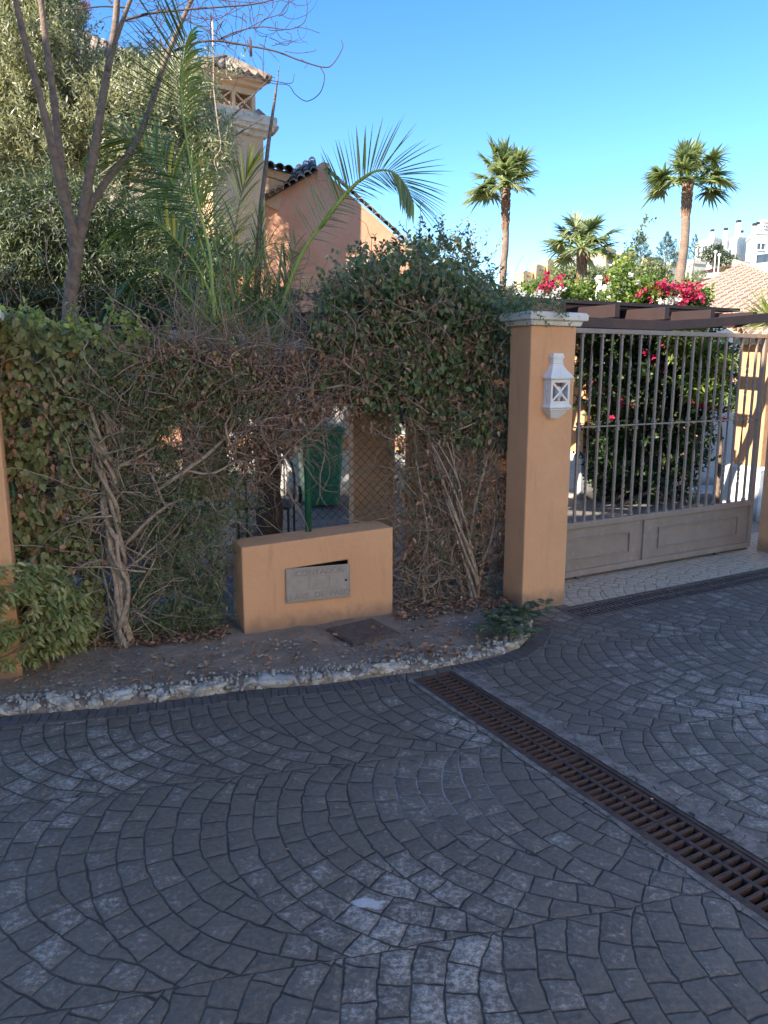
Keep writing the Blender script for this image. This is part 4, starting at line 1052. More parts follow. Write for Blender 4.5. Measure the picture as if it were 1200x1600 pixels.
# --- dry creeper in the middle
root = empty('dry_creeper', onfence(440, 640, 0), 'tangled brown creeper with withered leaves hanging over the green fence post', 'creeper')
DRY = [(225, 545), (300, 530), (420, 548), (560, 540), (585, 590), (560, 640), (500, 655), (470, 690), (410, 740), (400, 770), (380, 740), (360, 660), (260, 640)]
mb = MB(); tangle(mb, DRY, 850, .55, .0027, -.16, .17, .55, .28); tangle(mb, DRY, 130, .7, .0045, .0, .2, .5, .22); tangle(mb, [(400, 640), (560, 620), (560, 680), (500, 690), (440, 770), (405, 780)], 45, .35, .0022, -.06, .12, .5, .3)
mb.build('stems', MT['twig'], root, True)
mb = MB()
for tr_, r0 in (([(360, 700), (400, 660), (440, 610), (480, 590), (540, 580)], .006), ([(420, 745), (455, 700), (500, 660), (505, 630), (530, 600)], .005), ([(300, 640), (350, 600), (400, 570), (440, 560)], .006),
                ([(400, 640), (420, 700), (445, 720), (450, 760), (460, 785)], .005), ([(470, 560), (480, 600), (460, 640), (400, 680), (370, 740)], .004), ([(420, 740), (380, 730), (350, 700), (300, 690)], .004),
                ([(250, 610), (300, 590), (360, 580), (420, 590)], .004), ([(440, 730), (430, 700), (425, 650), (440, 600)], .005)):
    pts = spl([onfence(a, c, .13+.03*math.sin(i*2.1)) for i, (a, c) in enumerate(tr_)], 7); mb.tube(pts, taper(len(pts), r0, r0*.5), 6)
mb.build('branches', MT['vine'], root, True)
P, q = sample(DRY, 2300, -.12, .19, -.15, 30, 3.)
leaves('dry_leaves', P, R.normal(size=P.shape)*.5+np.array([0, -.1, -.9]), R.uniform(.02, .05, len(P)), .6, MT['dead'], root, 'curl')
P, q = sample([(250, 540), (420, 560), (420, 600), (280, 600)], 160, 0, .2, -.1, 20, 3.)
leaves('green_leaves', P, R.normal(size=P.shape)*.6+np.array([0, -.1, .2]), R.uniform(.025, .045, len(P)), .55, MT['shrub'], root, 'leaf')
# --- right ivy
root = empty('ivy', onfence(728, 945, .08), 'large dark ivy covering the fence and pergola left of the lantern pillar', 'ivy')
IVY = [(478, 560), (486, 500), (505, 465), (545, 440), (585, 432), (640, 425), (690, 420), (730, 430), (770, 455), (800, 478), (800, 520), (806, 600), (806, 690), (760, 700), (700, 690), (640, 660), (585, 640), (540, 620), (500, 600)]
UP = [(490, 475), (520, 440), (545, 412), (562, 400), (600, 402), (640, 388), (668, 372), (705, 382), (722, 405), (752, 425), (775, 452), (800, 470), (815, 492), (700, 505), (560, 510)]
P, q = sample(IVY, 12000, -.28, .17, -.30, 34, 12.)
leaves('foliage', P, R.normal(size=P.shape)*.45+np.array([.05, -.3, -.75]), R.uniform(.022, .050, len(P)), .75, MT['ivy'], root, 'heart', rnd=np.clip(R.beta(2, 2.6, len(P)), 0, 1), up=np.array([.3, -.8, .6]), upj=.5)
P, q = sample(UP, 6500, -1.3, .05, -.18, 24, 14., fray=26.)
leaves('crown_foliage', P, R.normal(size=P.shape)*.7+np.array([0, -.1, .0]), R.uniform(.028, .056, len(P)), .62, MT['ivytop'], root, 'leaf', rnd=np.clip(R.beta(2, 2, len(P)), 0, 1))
# upright shoots against the sky
B_, DD, LL_ = [], [], []
for (a, c, n) in ((545, 405, 5), (575, 385, 5), (620, 378, 6), (655, 372, 7), (690, 370, 12), (715, 380, 12), (740, 400, 10), (765, 425, 7), (790, 450, 5)):
    for i in range(n): B_.append(list(onfence(a+R.normal()*12, c+18+R.rand()*10, -.9+R.rand()*.8))); DD.append([R.normal()*.5, R.normal()*.2, 1]); LL_.append(R.uniform(.1, .32) if 650 < a < 760 else R.uniform(.08, .18))
B_ = np.array(B_); DD = np.array(DD); LL_ = np.array(LL_)
pp, dd2, rn = shoots(B_, DD, LL_, 13, .8); leaves('sky_shoots', pp, dd2, R.uniform(.02, .042, len(pp)), .5, MT['ivy'], root, 'leaf', rnd=rn)
mb = MB()
for a, c, l in zip(B_, unit(DD), LL_): mb.tube([a, a+c*l*.5+R.normal(size=3)*.01, a+c*l], .0022, 3)
tangle(mb, IVY, 700, .4, .0026, -.25, .12, .35, .25); tangle(mb, IVY, 170, .4, .0024, .12, .22, .15, .25)
mb.build('stems', MT['twig'], root, True)
LOWI = [(600, 640), (700, 680), (806, 680), (806, 800), (798, 940), (740, 950), (622, 945), (618, 830), (640, 780)]
mb = MB(); tangle(mb, LOWI, 760, .55, .0028, -.05, .15, .15, .22)
tangle(mb, [(680, 720), (770, 700), (780, 940), (650, 950), (640, 860)], 260, .6, .003, .0, .15, .05, .16)
mb.build('hanging_stems', MT['vine'], root, True)
mb = MB()
for k, (tr_, r0, r1) in enumerate((([(738, 952), (732, 900), (722, 850), (700, 800), (690, 740), (672, 690)], .022, .009), ([(742, 950), (744, 900), (735, 850), (742, 790), (760, 720), (770, 660)], .018, .008),
    ([(730, 950), (718, 905), (705, 870), (720, 820), (712, 760), (740, 700)], .014, .006), ([(664, 948), (660, 890), (668, 840), (660, 780), (650, 720)], .012, .006), ([(745, 950), (752, 890), (770, 830), (776, 760), (772, 690)], .012, .006),
    ([(690, 683), (715, 672), (745, 660), (765, 650)], .007, .006), ([(640, 655), (670, 680), (710, 720), (740, 760)], .005, .003), ([(676, 872), (700, 880), (722, 890)], .005, .003), ([(770, 860), (790, 830), (797, 780), (800, 700)], .004, .003))):
    pts = spl([onfence(a, c, .11+.025*math.sin(i*1.9+k)) for i, (a, c) in enumerate(tr_)], 8); mb.tube(pts, [r*(1+.3*noise.noise(Vector((i*.3, k, 1)))) for i, r in enumerate(taper(len(pts), r0, r1))], 8)
for s_ in range(7):
    bs = spl([onfence(a, c, .14) for a, c in ((740+s_, 955), (738, 910), (726, 860), (712, 800), (700, 740), (690, 690))], 8); pts = []
    for i, p in enumerate(bs): k = i/len(bs); a = s_*.9+k*(5+s_ % 3); rr = .022+.05*k+.01*math.sin(k*9+s_); pts.append(p+Vector((FU[0], FU[1], 0))*math.cos(a)*rr+Vector((FN[0], FN[1], 0))*math.sin(a)*rr*.6)
    mb.tube(pts, taper(len(pts), .013, .005), 7)
mb.build('trunks', MT['vine'], root, True)
P, q = sample([(600, 640), (806, 660), (806, 800), (780, 930), (640, 930), (625, 800)], 1100, -.06, .17, -.1, 26, 6.)
leaves('lower_leaves', P, R.normal(size=P.shape)*.5+np.array([0, -.2, -.8]), R.uniform(.018, .036, len(P)), .6, MT['ivy'], root, 'leaf')
P, q = sample([(640, 760), (710, 740), (700, 860), (650, 860)], 500, -.1, .05, -.2, 30, 3.); leaves('dark_leaves', P, R.normal(size=P.shape)*.5+np.array([0, -.2, -.5]), R.uniform(.016, .03, len(P)), .5, MT['fern'], root, 'leaf')
P, q = sample([(480, 540), (560, 430), (800, 500), (806, 900), (740, 940), (630, 920), (610, 700), (500, 610)], 2100, -.02, .21, .0, 22, 16.)
leaves('dry_leaves', P, R.normal(size=P.shape)*.4+np.array([0, -.15, -.9]), R.uniform(.018, .05, len(P)), .55, MT['dead'], root, 'curl')
# sprigs hanging over the pillar cap
B_ = np.array([list(G(R.uniform(-.15, .2), R.uniform(-.06, .3), 1.96+R.rand()*.05)) for i in range(90)]); DD = R.normal(size=B_.shape)*.5+np.array([.35, -.45, .05])
pp, dd2, rn = shoots(B_, DD, R.uniform(.08, .2, len(B_)), 12, .8); pp[:, 2] -= np.tile(np.linspace(0, .06, 12)**1.2, len(B_)); leaves('sprigs', pp, dd2, .026, .45, MT['fern'], root, 'leaf', rnd=rn)

# --- leafy shrub bottom left
c = gnd(50, 1045); root = empty('leafy_shrub', F(-.2, .42, 0), 'bushy shrub with drooping yellow-green leaves at the lower left edge', 'shrub')
SH = [(-90, 900), (0, 885), (60, 882), (100, 905), (128, 925), (134, 975), (138, 1000), (110, 1010), (60, 1030), (20, 1045), (-90, 1080)]
n = 460; P, q = sample(SH, n, .12, .5, -.3, 26, 3.)
ctr = np.array(list(F(-.22, .25, .25))); D = unit(P-ctr+R.normal(size=P.shape)*.12+np.array([0, -.1, .25]))
nl = 9; pp, dd2, rn = shoots(P-D*.05, D, R.uniform(.05, .10, n), nl, 1.1, .2); dd2 = dd2+np.array([0, -.05, -.45]); 
leaves('foliage', pp, dd2, R.uniform(.035, .06, len(pp)), .34, MT['shrub'], root, 'leaf', rnd=np.clip(rn*.8+R.rand(len(rn))*.25, 0, 1), upj=.35)
mb = MB(); b0 = F(-.2, .28, .02)
for i in range(0, n, 4): p = Vector(P[i]); mb.tube([b0+Vector((R.normal()*.03, R.normal()*.03, 0)), b0.lerp(p, .5)+Vector((0, 0, .03)), p], [.006, .004, .002], 4)
mb.build('stems', MT['twig'], root)
# --- weed at the pillar foot
root = empty('leafy_weed', gnd(800, 975), 'small dark green feathery weed growing at the kerb by the pillar foot', 'weed')
B_ = []; DD = []
for (a, c, dx, dy) in ((800, 985, -.2, -.6), (815, 968, .3, -.6), (790, 975, -.6, -.4), (800, 965, -.1, -.3), (830, 966, .8, -.3), (812, 990, .1, -.8), (775, 985, -.8, -.4)):
    for i in range(7): p = gnd(a+R.normal()*9, c+R.normal()*6, .05); B_.append(list(p)); DD.append([dx+R.normal()*.35, dy+R.normal()*.3, .3+R.rand()*.5])
B_ = np.array(B_); DD = unit(np.array(DD)); L = R.uniform(.08, .16, len(B_)); nl = 14; t = np.linspace(.2, 1, nl)
PP = B_[:, None]+DD[:, None]*(t[None, :, None]*L[:, None, None]); PP[..., 2] += (.05*np.sin(t*PI*.8)-.055*t**2)[None]
sd = unit(np.cross(DD, np.array([[0, 0, 1.]]))); sg = np.where(np.arange(nl) % 2, 1., -1.)[None, :, None]
leaves('foliage', PP.reshape(-1, 3), (DD[:, None]*.5+sd[:, None]*sg+np.array([0, 0, -.15])).reshape(-1, 3), np.tile(.05*np.sin(np.clip(t, .1, .93)*PI)+.012, len(B_)), .34, MT['feather'], root, 'leaf', rnd=np.repeat(R.rand(len(B_)), nl), upj=.2)
mb = MB()
for a, c, l in zip(B_, DD, L): mb.tube([a, a+c*l*.5+np.array([0, 0, .035]), a+c*l], .002, 3)
mb.build('stems', MT['rachis'], root)

# --- litter and gravel on the bed
def bedpts(n, poly, z=0.): 
    out = []
    xs = [p[0] for p in poly]; ys = [p[1] for p in poly]
    while len(out) < n:
        x, y = R.uniform(min(xs), max(xs)), R.uniform(min(ys), max(ys))
        if inpoly(np.array([x]), np.array([y]), poly)[0]:
            p = gnd(x, y, .03); p.z = soilh(p)+z; out.append(list(p))
    return np.array(out)
P = np.concatenate([bedpts(520, [(130, 985), (355, 985), (355, 1005), (250, 1012), (120, 1020)], .01), bedpts(420, [(618, 945), (790, 935), (800, 955), (700, 965), (620, 972)], .01), bedpts(150, [(-20, 1040), (350, 1010), (800, 960), (820, 1000), (700, 1030), (0, 1090)], .01),
     bedpts(60, [(600, 1020), (700, 1010), (720, 1030), (600, 1040)], .015)])
D = R.normal(size=P.shape); D[:, 2] *= .25
o = leaves('dry_leaf_litter', P, D, R.uniform(.02, .05, len(P)), .5, MT['dead'], None, 'curl', upj=.3); tag(o, 'brown fallen leaves scattered on the soil under the creepers', 'leaf litter', kind='stuff')
mb = MB(); P = bedpts(1100, [(-40, 1100), (0, 1040), (360, 1005), (620, 985), (820, 950), (830, 995), (740, 1030), (500, 1065), (200, 1095)])
for p in P:
    r = .003+.011*R.rand()**3; a = R.rand()*6; n0 = len(mb.v)
    for k in range(5): mb.v.append((p[0]+math.cos(a+k*1.257)*r*(1+R.rand()*.5), p[1]+math.sin(a+k*1.257)*r*(1+R.rand()*.5), p[2]-.004))
    mb.v.append((p[0], p[1], p[2]-.012+r*1.2)); mb.f += [(n0+k, n0+(k+1) % 5, n0+5) for k in range(5)]
tag(mb.build('gravel', MT['gravel']), 'small pale stones scattered over the dry soil bed', 'gravel', kind='stuff')
mb = MB(); P = bedpts(60, [(-40, 1090), (0, 1040), (360, 1005), (620, 985), (820, 950), (830, 995), (740, 1030), (500, 1065)], .004)
for p in P:
    a = R.rand()*6; l = R.uniform(.02, .07); mb.tube([(p[0], p[1], p[2]), (p[0]+math.cos(a)*l, p[1]+math.sin(a)*l, p[2]+.004)], .0018, 4)
tag(mb.build('fallen_twigs', MT['twig']), 'little dry sticks lying on the soil bed', 'twigs', kind='stuff')
P = []
for (x, y, r_) in ((430, 1075, 60), (640, 1240, 260), (1040, 1250, 30), (900, 970, 60), (1000, 1100, 180), (300, 1300, 260)):
    for i in range(9): P.append(list(gnd(x+R.normal()*r_, y+R.normal()*r_*.5, .004)))
P = np.array(P); D = R.normal(size=P.shape); D[:, 2] *= .1
tag(leaves('road_leaves', P, D, R.uniform(.006, .016, len(P)), .5, MT['dead'], None, 'curl', upj=.2), 'few tiny dry leaf bits lying on the dark paving', 'leaf bits', kind='stuff')

# ================================================================== BARE TREE
def bare():
    root = empty('bare_tree', at(108, 700, 4.75), 'leafless multi-stemmed tree with curly dark twigs rising behind the left creeper', 'tree')
    Y = 4.75
    T = lambda L, n=8, Y0=Y, dy=0: spl([at(a, c, Y0+dy*i/max(1, len(L)-1)) for i, (a, c) in enumerate(L)], n)
    mb = MB()
    def lump(pts, r0, r1, sd): mb.tube(pts, [.84*r*(1+.13*noise.noise(Vector((i*.5, sd, 0)))) for i, r in enumerate(taper(len(pts), r0, r1))], 10)
    tk = T([(100, 900), (104, 700), (108, 560), (108, 500), (112, 450), (118, 405), (120, 380)]); lump(tk, .058, .046, 0)
    mb.build('trunk', MT['bark'], root, True)
    for k, (L, r0, r1, dy) in enumerate((([(119, 395), (112, 350), (96, 300), (84, 240), (62, 150), (38, 60), (18, -30)], .036, .018, -.25), ([(117, 400), (106, 330), (94, 250), (86, 170), (74, 80), (60, -30)], .034, .02, .1),
         ([(121, 398), (130, 330), (145, 250), (158, 170), (170, 100), (181, 30), (184, -40)], .036, .02, .15), ([(122, 400), (136, 335), (165, 285), (208, 230), (236, 165), (258, 95), (290, 20), (310, -20)], .030, .013, .3),
         ([(168, 110), (182, 60), (200, 10), (212, -20)], .018, .012, 0))):
        mb = MB(); lump(T(L, 8, Y, dy), r0, r1, k+1); mb.build('limb', MT['bark'], root, True)
    mb = MB()
    def tw(L, r0, r1=.0018, dy=.0, Y0=5.0): mb.tube(T(L, 8, Y0, dy), taper((len(L)-1)*8+1, r0, r1), 5, False)
    # main twigs traced from the photo
    tw([(190, 33), (230, 22), (270, 17), (330, 12), (400, 6), (450, -8)], .009, .003); tw([(272, 80), (300, 68), (340, 64), (390, 72), (430, 80), (470, 95), (505, 105), (520, 100), (535, 75), (533, 62)], .0075, .002)
    tw([(500, 104), (507, 120), (500, 145), (480, 158), (462, 148), (450, 133), (425, 130), (400, 118), (380, 112)], .003); tw([(265, 85), (300, 100), (330, 112), (350, 122), (390, 120), (430, 127), (455, 130), (460, 115)], .004)
    tw([(340, 62), (375, 48), (410, 42), (450, 46), (475, 35), (480, 10), (476, -10)], .004); tw([(400, 45), (415, 30), (440, 20), (455, -5)], .003); tw([(345, 62), (370, 52), (395, 40), (420, 25), (436, 0)], .003)
    tw([(215, -5), (235, 25), (250, 50), (262, 60)], .006); tw([(250, 15), (285, 20), (320, 30), (350, 25), (400, 0)], .003); tw([(270, 15), (310, -5), (360, 2), (420, 5)], .003)
    tw([(430, 68), (450, 70), (455, 55), (447, 50)], .0022); tw([(445, 80), (465, 83), (490, 80), (493, 76)], .002); tw([(460, 42), (480, 45), (500, 52)], .002); tw([(398, 80), (410, 95), (412, 115), (430, 122)], .002)
    tw([(200, 12), (160, 10), (120, 14), (95, 12)], .006); tw([(175, 5), (165, -5), (150, -25)], .006); tw([(140, 50), (160, 30), (175, 25)], .002); tw([(225, 60), (240, 75), (262, 82)], .004)
    tw([(330, 65), (318, 85), (305, 100), (298, 90)], .002); tw([(370, 70), (366, 90), (362, 105)], .0018); tw([(470, 92), (480, 100), (475, 107)], .0015)
    for i in range(120):
        a, c = R.uniform(215, 470), R.uniform(-10, 75)
        if a > 430 and c > 55: continue
        p = at(a, c, 4.9+R.rand()*.3); cur = R.normal()*.9; an = R.rand()*6.3; pts = [p]; L_ = R.randint(6, 16)
        for k in range(L_): an += cur*.16+R.normal()*.12; pts.append(pts[-1]+Vector((math.cos(an), R.normal()*.25, math.sin(an)))*.022)
        mb.tube(pts, taper(len(pts), .002+.0015*R.rand(), .0009), 3, False)
    for a, c, l in ((390, 58, 30), (392, 62, 26), (329, 20, 26)):
        mb.tube([at(a, c, 5.), at(a+1, c+l, 5.)], .005, 5)
    mb.build('twigs', MT['darktwig'], root, True)
    mb = MB()
    tw([(94, 312), (75, 315), (50, 328), (10, 345)], .006, .002, 0, 4.8); tw([(96, 312), (115, 315), (124, 330)], .005, .003, 0, 4.8); tw([(75, 315), (85, 350), (95, 385), (108, 410)], .0035, .002, 0, 4.7); tw([(75, 370), (72, 400), (78, 430), (98, 465)], .003, .002, 0, 4.7)
    tw([(110, 370), (90, 360), (72, 378), (74, 410)], .002, .0015, 0, 4.7); tw([(333, 130), (340, 190), (345, 230), (335, 250), (340, 270)], .006, .003, 0, 5.6); tw([(333, 30), (334, 130)], .003, .006, 0, 5.6)
    mb.build('pale_shoots', MT['vine'], root, True)
bare()
# ================================================================== OLIVE
def blobpts(blobs, n, Y0, Y1):
    w = np.array([b[2]*b[3]*b[4] for b in blobs], float); w /= w.sum(); out = []
    for i, k in enumerate(R.choice(len(blobs), n, p=w)):
        a, c, rx, ry, _ = blobs[k]; v = R.normal(size=3); v /= np.linalg.norm(v); r = R.rand()**.38
        Ym = (Y0+Y1)/2; out.append(list(at(a+v[0]*rx*r, c+v[2]*ry*r, Ym+(Y1-Y0)/2*v[1]*r)))
    return np.array(out)
def olive():
    root = empty('olive_tree', Vector((-2.6, 8.2, 0)), 'large silvery green olive tree filling the upper left behind the bare tree', 'tree')
    bl = [(20, 60, 120, 130, 1), (60, 200, 150, 110, 1), (-60, 220, 130, 150, .8), (180, 180, 90, 90, 1), (250, 170, 80, 70, .9), (282, 172, 46, 52, .8), (215, 235, 110, 62, 1), (318, 250, 36, 50, .7), (272, 130, 42, 40, .7), 
          (30, -80, 110, 120, .8), (338, 240, 24, 46, .5), (345, 118, 28, 10, .16)]
    P = blobpts(bl, 13500, 7.2, 9.1); c0 = np.array([-3., 8.3, 2.6]); D = unit(unit(P-c0)+R.normal(size=P.shape)*.6+np.array([0, 0, .5]))
    pp, dd, rn = shoots(P, D, R.uniform(.12, .26, len(P)), 12, .75, .2)
    leaves('crown', pp, dd, R.uniform(.045, .075, len(pp)), .27, MT['olive'], root, 'thin', rnd=np.clip(rn*.7+R.rand(len(rn))*.3, 0, 1), upj=.8)
    mb = MB(); b0 = Vector((-2.75, 8.3, 0))
    fork = b0+Vector((.1, 0, 1.5)); mb.tube(spl([b0, b0+Vector((.05, 0, .7)), fork], 5), taper(11, .2, .15), 10)
    for a, c in ((-30, 150), (60, 100), (150, 180), (220, 200), (300, 180), (40, 280), (230, 320), (120, 260), (10, -60)):
        e = at(a, c, 8.2+R.normal()*.3); m_ = fork.lerp(e, .5)+Vector((R.normal()*.15, R.normal()*.1, .1)); pts = spl([fork, m_, e], 6); mb.tube(pts, taper(len(pts), .08, .015), 7)
        for k in range(5): q = e+Vector(R.normal(size=3))*.5; mb.tube([pts[9], q], [.02, .004], 5)
    mb.build('trunk', MT['barkgrey'], root, True)
olive()
def feathery():
    root = empty('feathery_tree', Vector((-2.3, 6.6, 0)), 'dark feathery evergreen tree in the shade below the olive', 'tree')
    bl = [(20, 400, 120, 120, 1), (130, 440, 110, 90, 1), (-50, 440, 120, 130, 1), (200, 420, 80, 90, 1), (265, 380, 60, 90, .9), (330, 420, 40, 80, .7), (60, 320, 150, 50, .8), (100, 360, 110, 60, .8), (260, 480, 50, 50, .8), (180, 500, 100, 50, 1), (290, 460, 50, 50, .6), (20, 620, 130, 110, 1.1), (150, 600, 100, 90, 1.1), (0, 760, 110, 110, 1), (120, 740, 70, 90, .8), (250, 590, 80, 60, 1), (350, 600, 50, 50, .7)]
    P = blobpts(bl, 14500, 6.0, 7.3); D = unit(R.normal(size=P.shape)*.8+np.array([.2, -.2, -.2]))
    pp, dd, rn = shoots(P, D, R.uniform(.15, .3, len(P)), 14, .7, .12); leaves('crown', pp, dd+np.array([0, 0, -.25]), R.uniform(.04, .08, len(pp)), .2, MT['feather'], root, 'thin', rnd=rn)
    mb = MB(); b0 = Vector((-2.3, 6.6, 0)); 
    mb.tube(spl([b0, b0+Vector((.1, 0, 1.2)), b0+Vector((0, .1, 2.6))], 6), taper(13, .09, .04), 8)
    for k in range(40): z = .8+R.rand()*1.8; e = Vector(P[R.randint(len(P))]); s_ = b0+Vector((.08, .05, z)); mb.tube([s_, s_.lerp(e, .5)+Vector((0, 0, .1)), e], [.02, .012, .004], 5)
    mb.build('trunk', MT['bark'], root, True)
feathery()
# cypress and red plume
def cypress():
    c = at(62, 0, 12.); root = empty('cypress', (c.x, 12, 0), 'dense dark cypress top behind the olive at the upper left corner', 'tree')
    n = 2600; z = R.uniform(1., 8.3, n); a = R.rand(n)*6.28; r = .62*np.clip((8.6-z)/3., 0, 1)**.6*R.rand(n)**.3
    P = np.stack([c.x+r*np.cos(a), 12+r*np.sin(a), z], 1); D = np.stack([np.cos(a)*.5, np.sin(a)*.5, np.ones(n)*1.1], 1)
    pp, dd, rn = shoots(P, D, .22, 10, .4); leaves('crown', pp, dd, .06, .3, MT['conif'], root, 'thin', rnd=rn)
    MB().tube([(c.x, 12, 0), (c.x, 12, 5)], [.14, .06], 8).build('trunk', MT['bark'], root)
cypress()
def plume():
    s, e = at(108, 75, 11.), at(133, 12, 11.); root = empty('red_plume_grass', (s.x, 11, 0), 'reddish feathery plume standing against the sky at upper left', 'plume')
    pts = spl([Vector((s.x-.15, 11, 0)), s.lerp(Vector((s.x-.15, 11, 0)), .5), s, s.lerp(e, .5)+Vector((-.02, 0, 0)), e], 10)
    MB().tube(pts, .02, 6).build('stem', MT['twig'], root, True)
    B_ = np.array([list(pts[-1-int(i)]) for i in R.uniform(0, 22, 260)]); D = R.normal(size=B_.shape)*.7+np.array([.3, 0, .8])
    pp, dd, rn = shoots(B_, D, R.uniform(.08, .2, len(B_)), 8, .5); leaves('plume', pp, dd, .035, .3, MT['plume'], root, 'thin', rnd=rn)
plume()

# ================================================================== ARECA PALM
def strips(name, A, Dv, Dn, L, W, mat, parent, rnd, segs=5, droop=.35):
    """long leaflets: base A, direction Dv, bending towards Dn"""
    N = len(A); t = np.linspace(0, 1, segs+1); prof = np.array([.5, 1., 1., .8, .5, .04])[:segs+1]
    Dv = unit(Dv); Sd = unit(np.cross(Dv, Dn+R.normal(size=Dn.shape)*.05)); L = np.broadcast_to(L, (N,)); dr = np.broadcast_to(droop, (N,))
    C = A[:, None]+Dv[:, None]*(t[None, :, None]*L[:, None, None])+Dn[:, None]*((t**2)[None, :, None]*(L*dr)[:, None, None])
    Sx = unit(np.cross(Dv, Sd))
    l = C-Sd[:, None]*(prof[None, :, None]*W*.5); r = C+Sd[:, None]*(prof[None, :, None]*W*.5); m = C+Sx[:, None]*(prof[None, :, None]*W*.22)
    V = np.stack([l, m, r], 2).reshape(-1, 3)
    Fc = []
    for i in range(segs): a = i*3; Fc += [(a, a+1, a+4, a+3), (a+1, a+2, a+5, a+4)]
    return npmesh(name, V, Fc, N, (segs+1)*3, mat, parent, rnd)
def frond(root, pts, n, L, start=.3, W=.016, side=(1, 1), ang=.9, droop=.3, nrm=(0, -1, .15), r0=.012, rb=0., yellow=0., lprof=None, dn=None):
    P = spl(pts, 10); MB().tube(P, taper(len(P), r0, .0025), 6).build('rachis', MT['rachis'] if yellow < .3 else MT['cane'], root, True)
    A, Dv, LL2, rn = [], [], [], []; nrm = Vector(nrm)
    for i in range(n):
        for k, sd in enumerate((-1, 1)):
            if not side[k]: continue
            q = start+(1-start)*(i+.5*R.rand())/n; f_ = q*(len(P)-1.001); j = int(f_); p = P[j].lerp(P[j+1], f_-j); tg = (P[min(j+2, len(P)-1)]-P[max(j-1, 0)]).normalized()
            s_ = tg.cross(nrm).normalized()*sd; w = (i/n)
            aa = ang*(1-.65*w**2)+R.normal()*.05; d = tg*math.cos(aa)+s_*math.sin(aa)+nrm*(R.normal()*.12+.12)
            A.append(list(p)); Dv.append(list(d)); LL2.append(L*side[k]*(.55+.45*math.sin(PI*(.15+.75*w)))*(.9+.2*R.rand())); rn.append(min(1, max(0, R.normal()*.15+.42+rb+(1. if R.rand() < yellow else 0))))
    A, Dv = np.array(A), np.array(Dv); Dn = np.tile(np.array(dn or (0, 0, -1.)), (len(A), 1))
    strips('leaflets', A, Dv, Dn, np.array(LL2), W, MT['palm'], root, np.array(rn), 5, np.array([droop*(.7+.6*R.rand()) for _ in A]))
def areca():
    base = Vector((-.72, 5.15, 0)); root = empty('areca_palm', base, 'clumping feather palm with long arching fronds in the middle behind the dry creeper', 'palm')
    q = lambda L, Y=5.2, dy=0.: [at(a, c, Y+dy*i/(len(L)-1)) for i, (a, c) in enumerate(L)]
    pts = spl([Vector((at(420, 800, 5.1).x, 5.1, 0)), at(420, 740, 5.1), at(418, 650, 5.15), at(410, 560, 5.2)], 6)
    MB().tube(pts, [.085+.012*math.sin(i*2.1) for i in range(len(pts))], 12).build('trunk', MT['shag'], root, True)
    # sunlit frond arching right
    frond(root, q([(418, 560), (440, 480), (470, 400), (510, 340), (545, 297), (580, 270), (612, 268), (634, 290), (645, 315)], 5.1, -.1), 54, .35, .30, .021, (1, .55), 1.1, .10, (0, -1, .1), .017, .05)
    MB().tube(q([(500, 357), (530, 315), (558, 285), (585, 268)], 5.06), [.012, .016, .012, .006], 6).build('leaf_sheath', MT['rachis'], root, True)
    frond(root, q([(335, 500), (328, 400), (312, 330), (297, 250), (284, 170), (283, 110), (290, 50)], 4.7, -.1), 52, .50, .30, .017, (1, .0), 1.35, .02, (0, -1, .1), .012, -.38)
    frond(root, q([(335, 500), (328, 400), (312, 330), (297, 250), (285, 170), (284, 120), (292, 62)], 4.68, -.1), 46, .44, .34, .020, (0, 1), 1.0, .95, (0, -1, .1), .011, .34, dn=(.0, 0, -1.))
    frond(root, q([(340, 490), (320, 400), (290, 320), (255, 265), (215, 225), (185, 215)], 4.9), 48, .44, .25, .02, (.8, 1), 1.0, .45, (0, -1, .3), .011, .08, .08)
    frond(root, q([(345, 500), (310, 420), (270, 370), (235, 345), (200, 360)], 4.85), 40, .34, .2, .019, (.8, 1), .9, .5, (0, -1, .4), .009, -.05, .12)
    frond(root, q([(350, 500), (345, 420), (325, 350), (300, 310), (262, 285)], 5.3), 44, .44, .2, .021, (1, 1), 1., .3, (0, -1, .3), .01, .15)
    frond(root, q([(345, 520), (300, 470), (260, 430), (225, 420), (205, 440)], 4.85), 36, .34, .15, .018, (1, 1), .9, .5, (0, -1, .5), .009, -.15)
    frond(root, q([(360, 520), (362, 440), (366, 370), (378, 300), (390, 262)], 5.2), 22, .30, .4, .014, (1, 1), .5, .2, (0, -1, .2), .009, .0, .45)
    frond(root, q([(372, 520), (380, 450), (400, 400), (430, 380), (455, 395)], 5.25), 22, .22, .3, .012, (1, 1), .9, .4, (0, -1, .2), .008, -.1, .1)
    frond(root, q([(385, 540), (396, 470), (404, 400), (406, 340)], 5.1), 20, .22, .35, .012, (1, 1), .5, .2, (0, -1, .2), .008, .0, .3)
    frond(root, q([(400, 560), (430, 480), (450, 430), (462, 380)], 5.3), 20, .24, .3, .012, (1, 1), .8, .3, (0, -1, .2), .008, -.1, .0)
    frond(root, q([(350, 560), (325, 520), (300, 490), (270, 490)], 4.95), 22, .24, .1, .012, (1, 1), 1., .5, (0, -1, .4), .007, -.1, .15)
    frond(root, q([(390, 570), (360, 530), (345, 500), (310, 520)], 4.9), 22, .22, .1, .012, (1, 1), 1., .5, (0, -1, .4), .007, .0, .15)
    for i in range(26):
        a = 300+R.rand()*150; b_ = a+R.normal()*45; c = 360+R.rand()*110
        frond(root, q([(a*.6+395*.4, 580), (a, 510), ((a+b_)/2, (510+c)/2), (b_, c)], 5.0+R.rand()*.5), 14, .2, .25, .011, (1, 1), .7+R.rand()*.4, .4, (R.normal()*.3, -1, .2), .006, R.normal()*.15, R.rand()**2*.5)
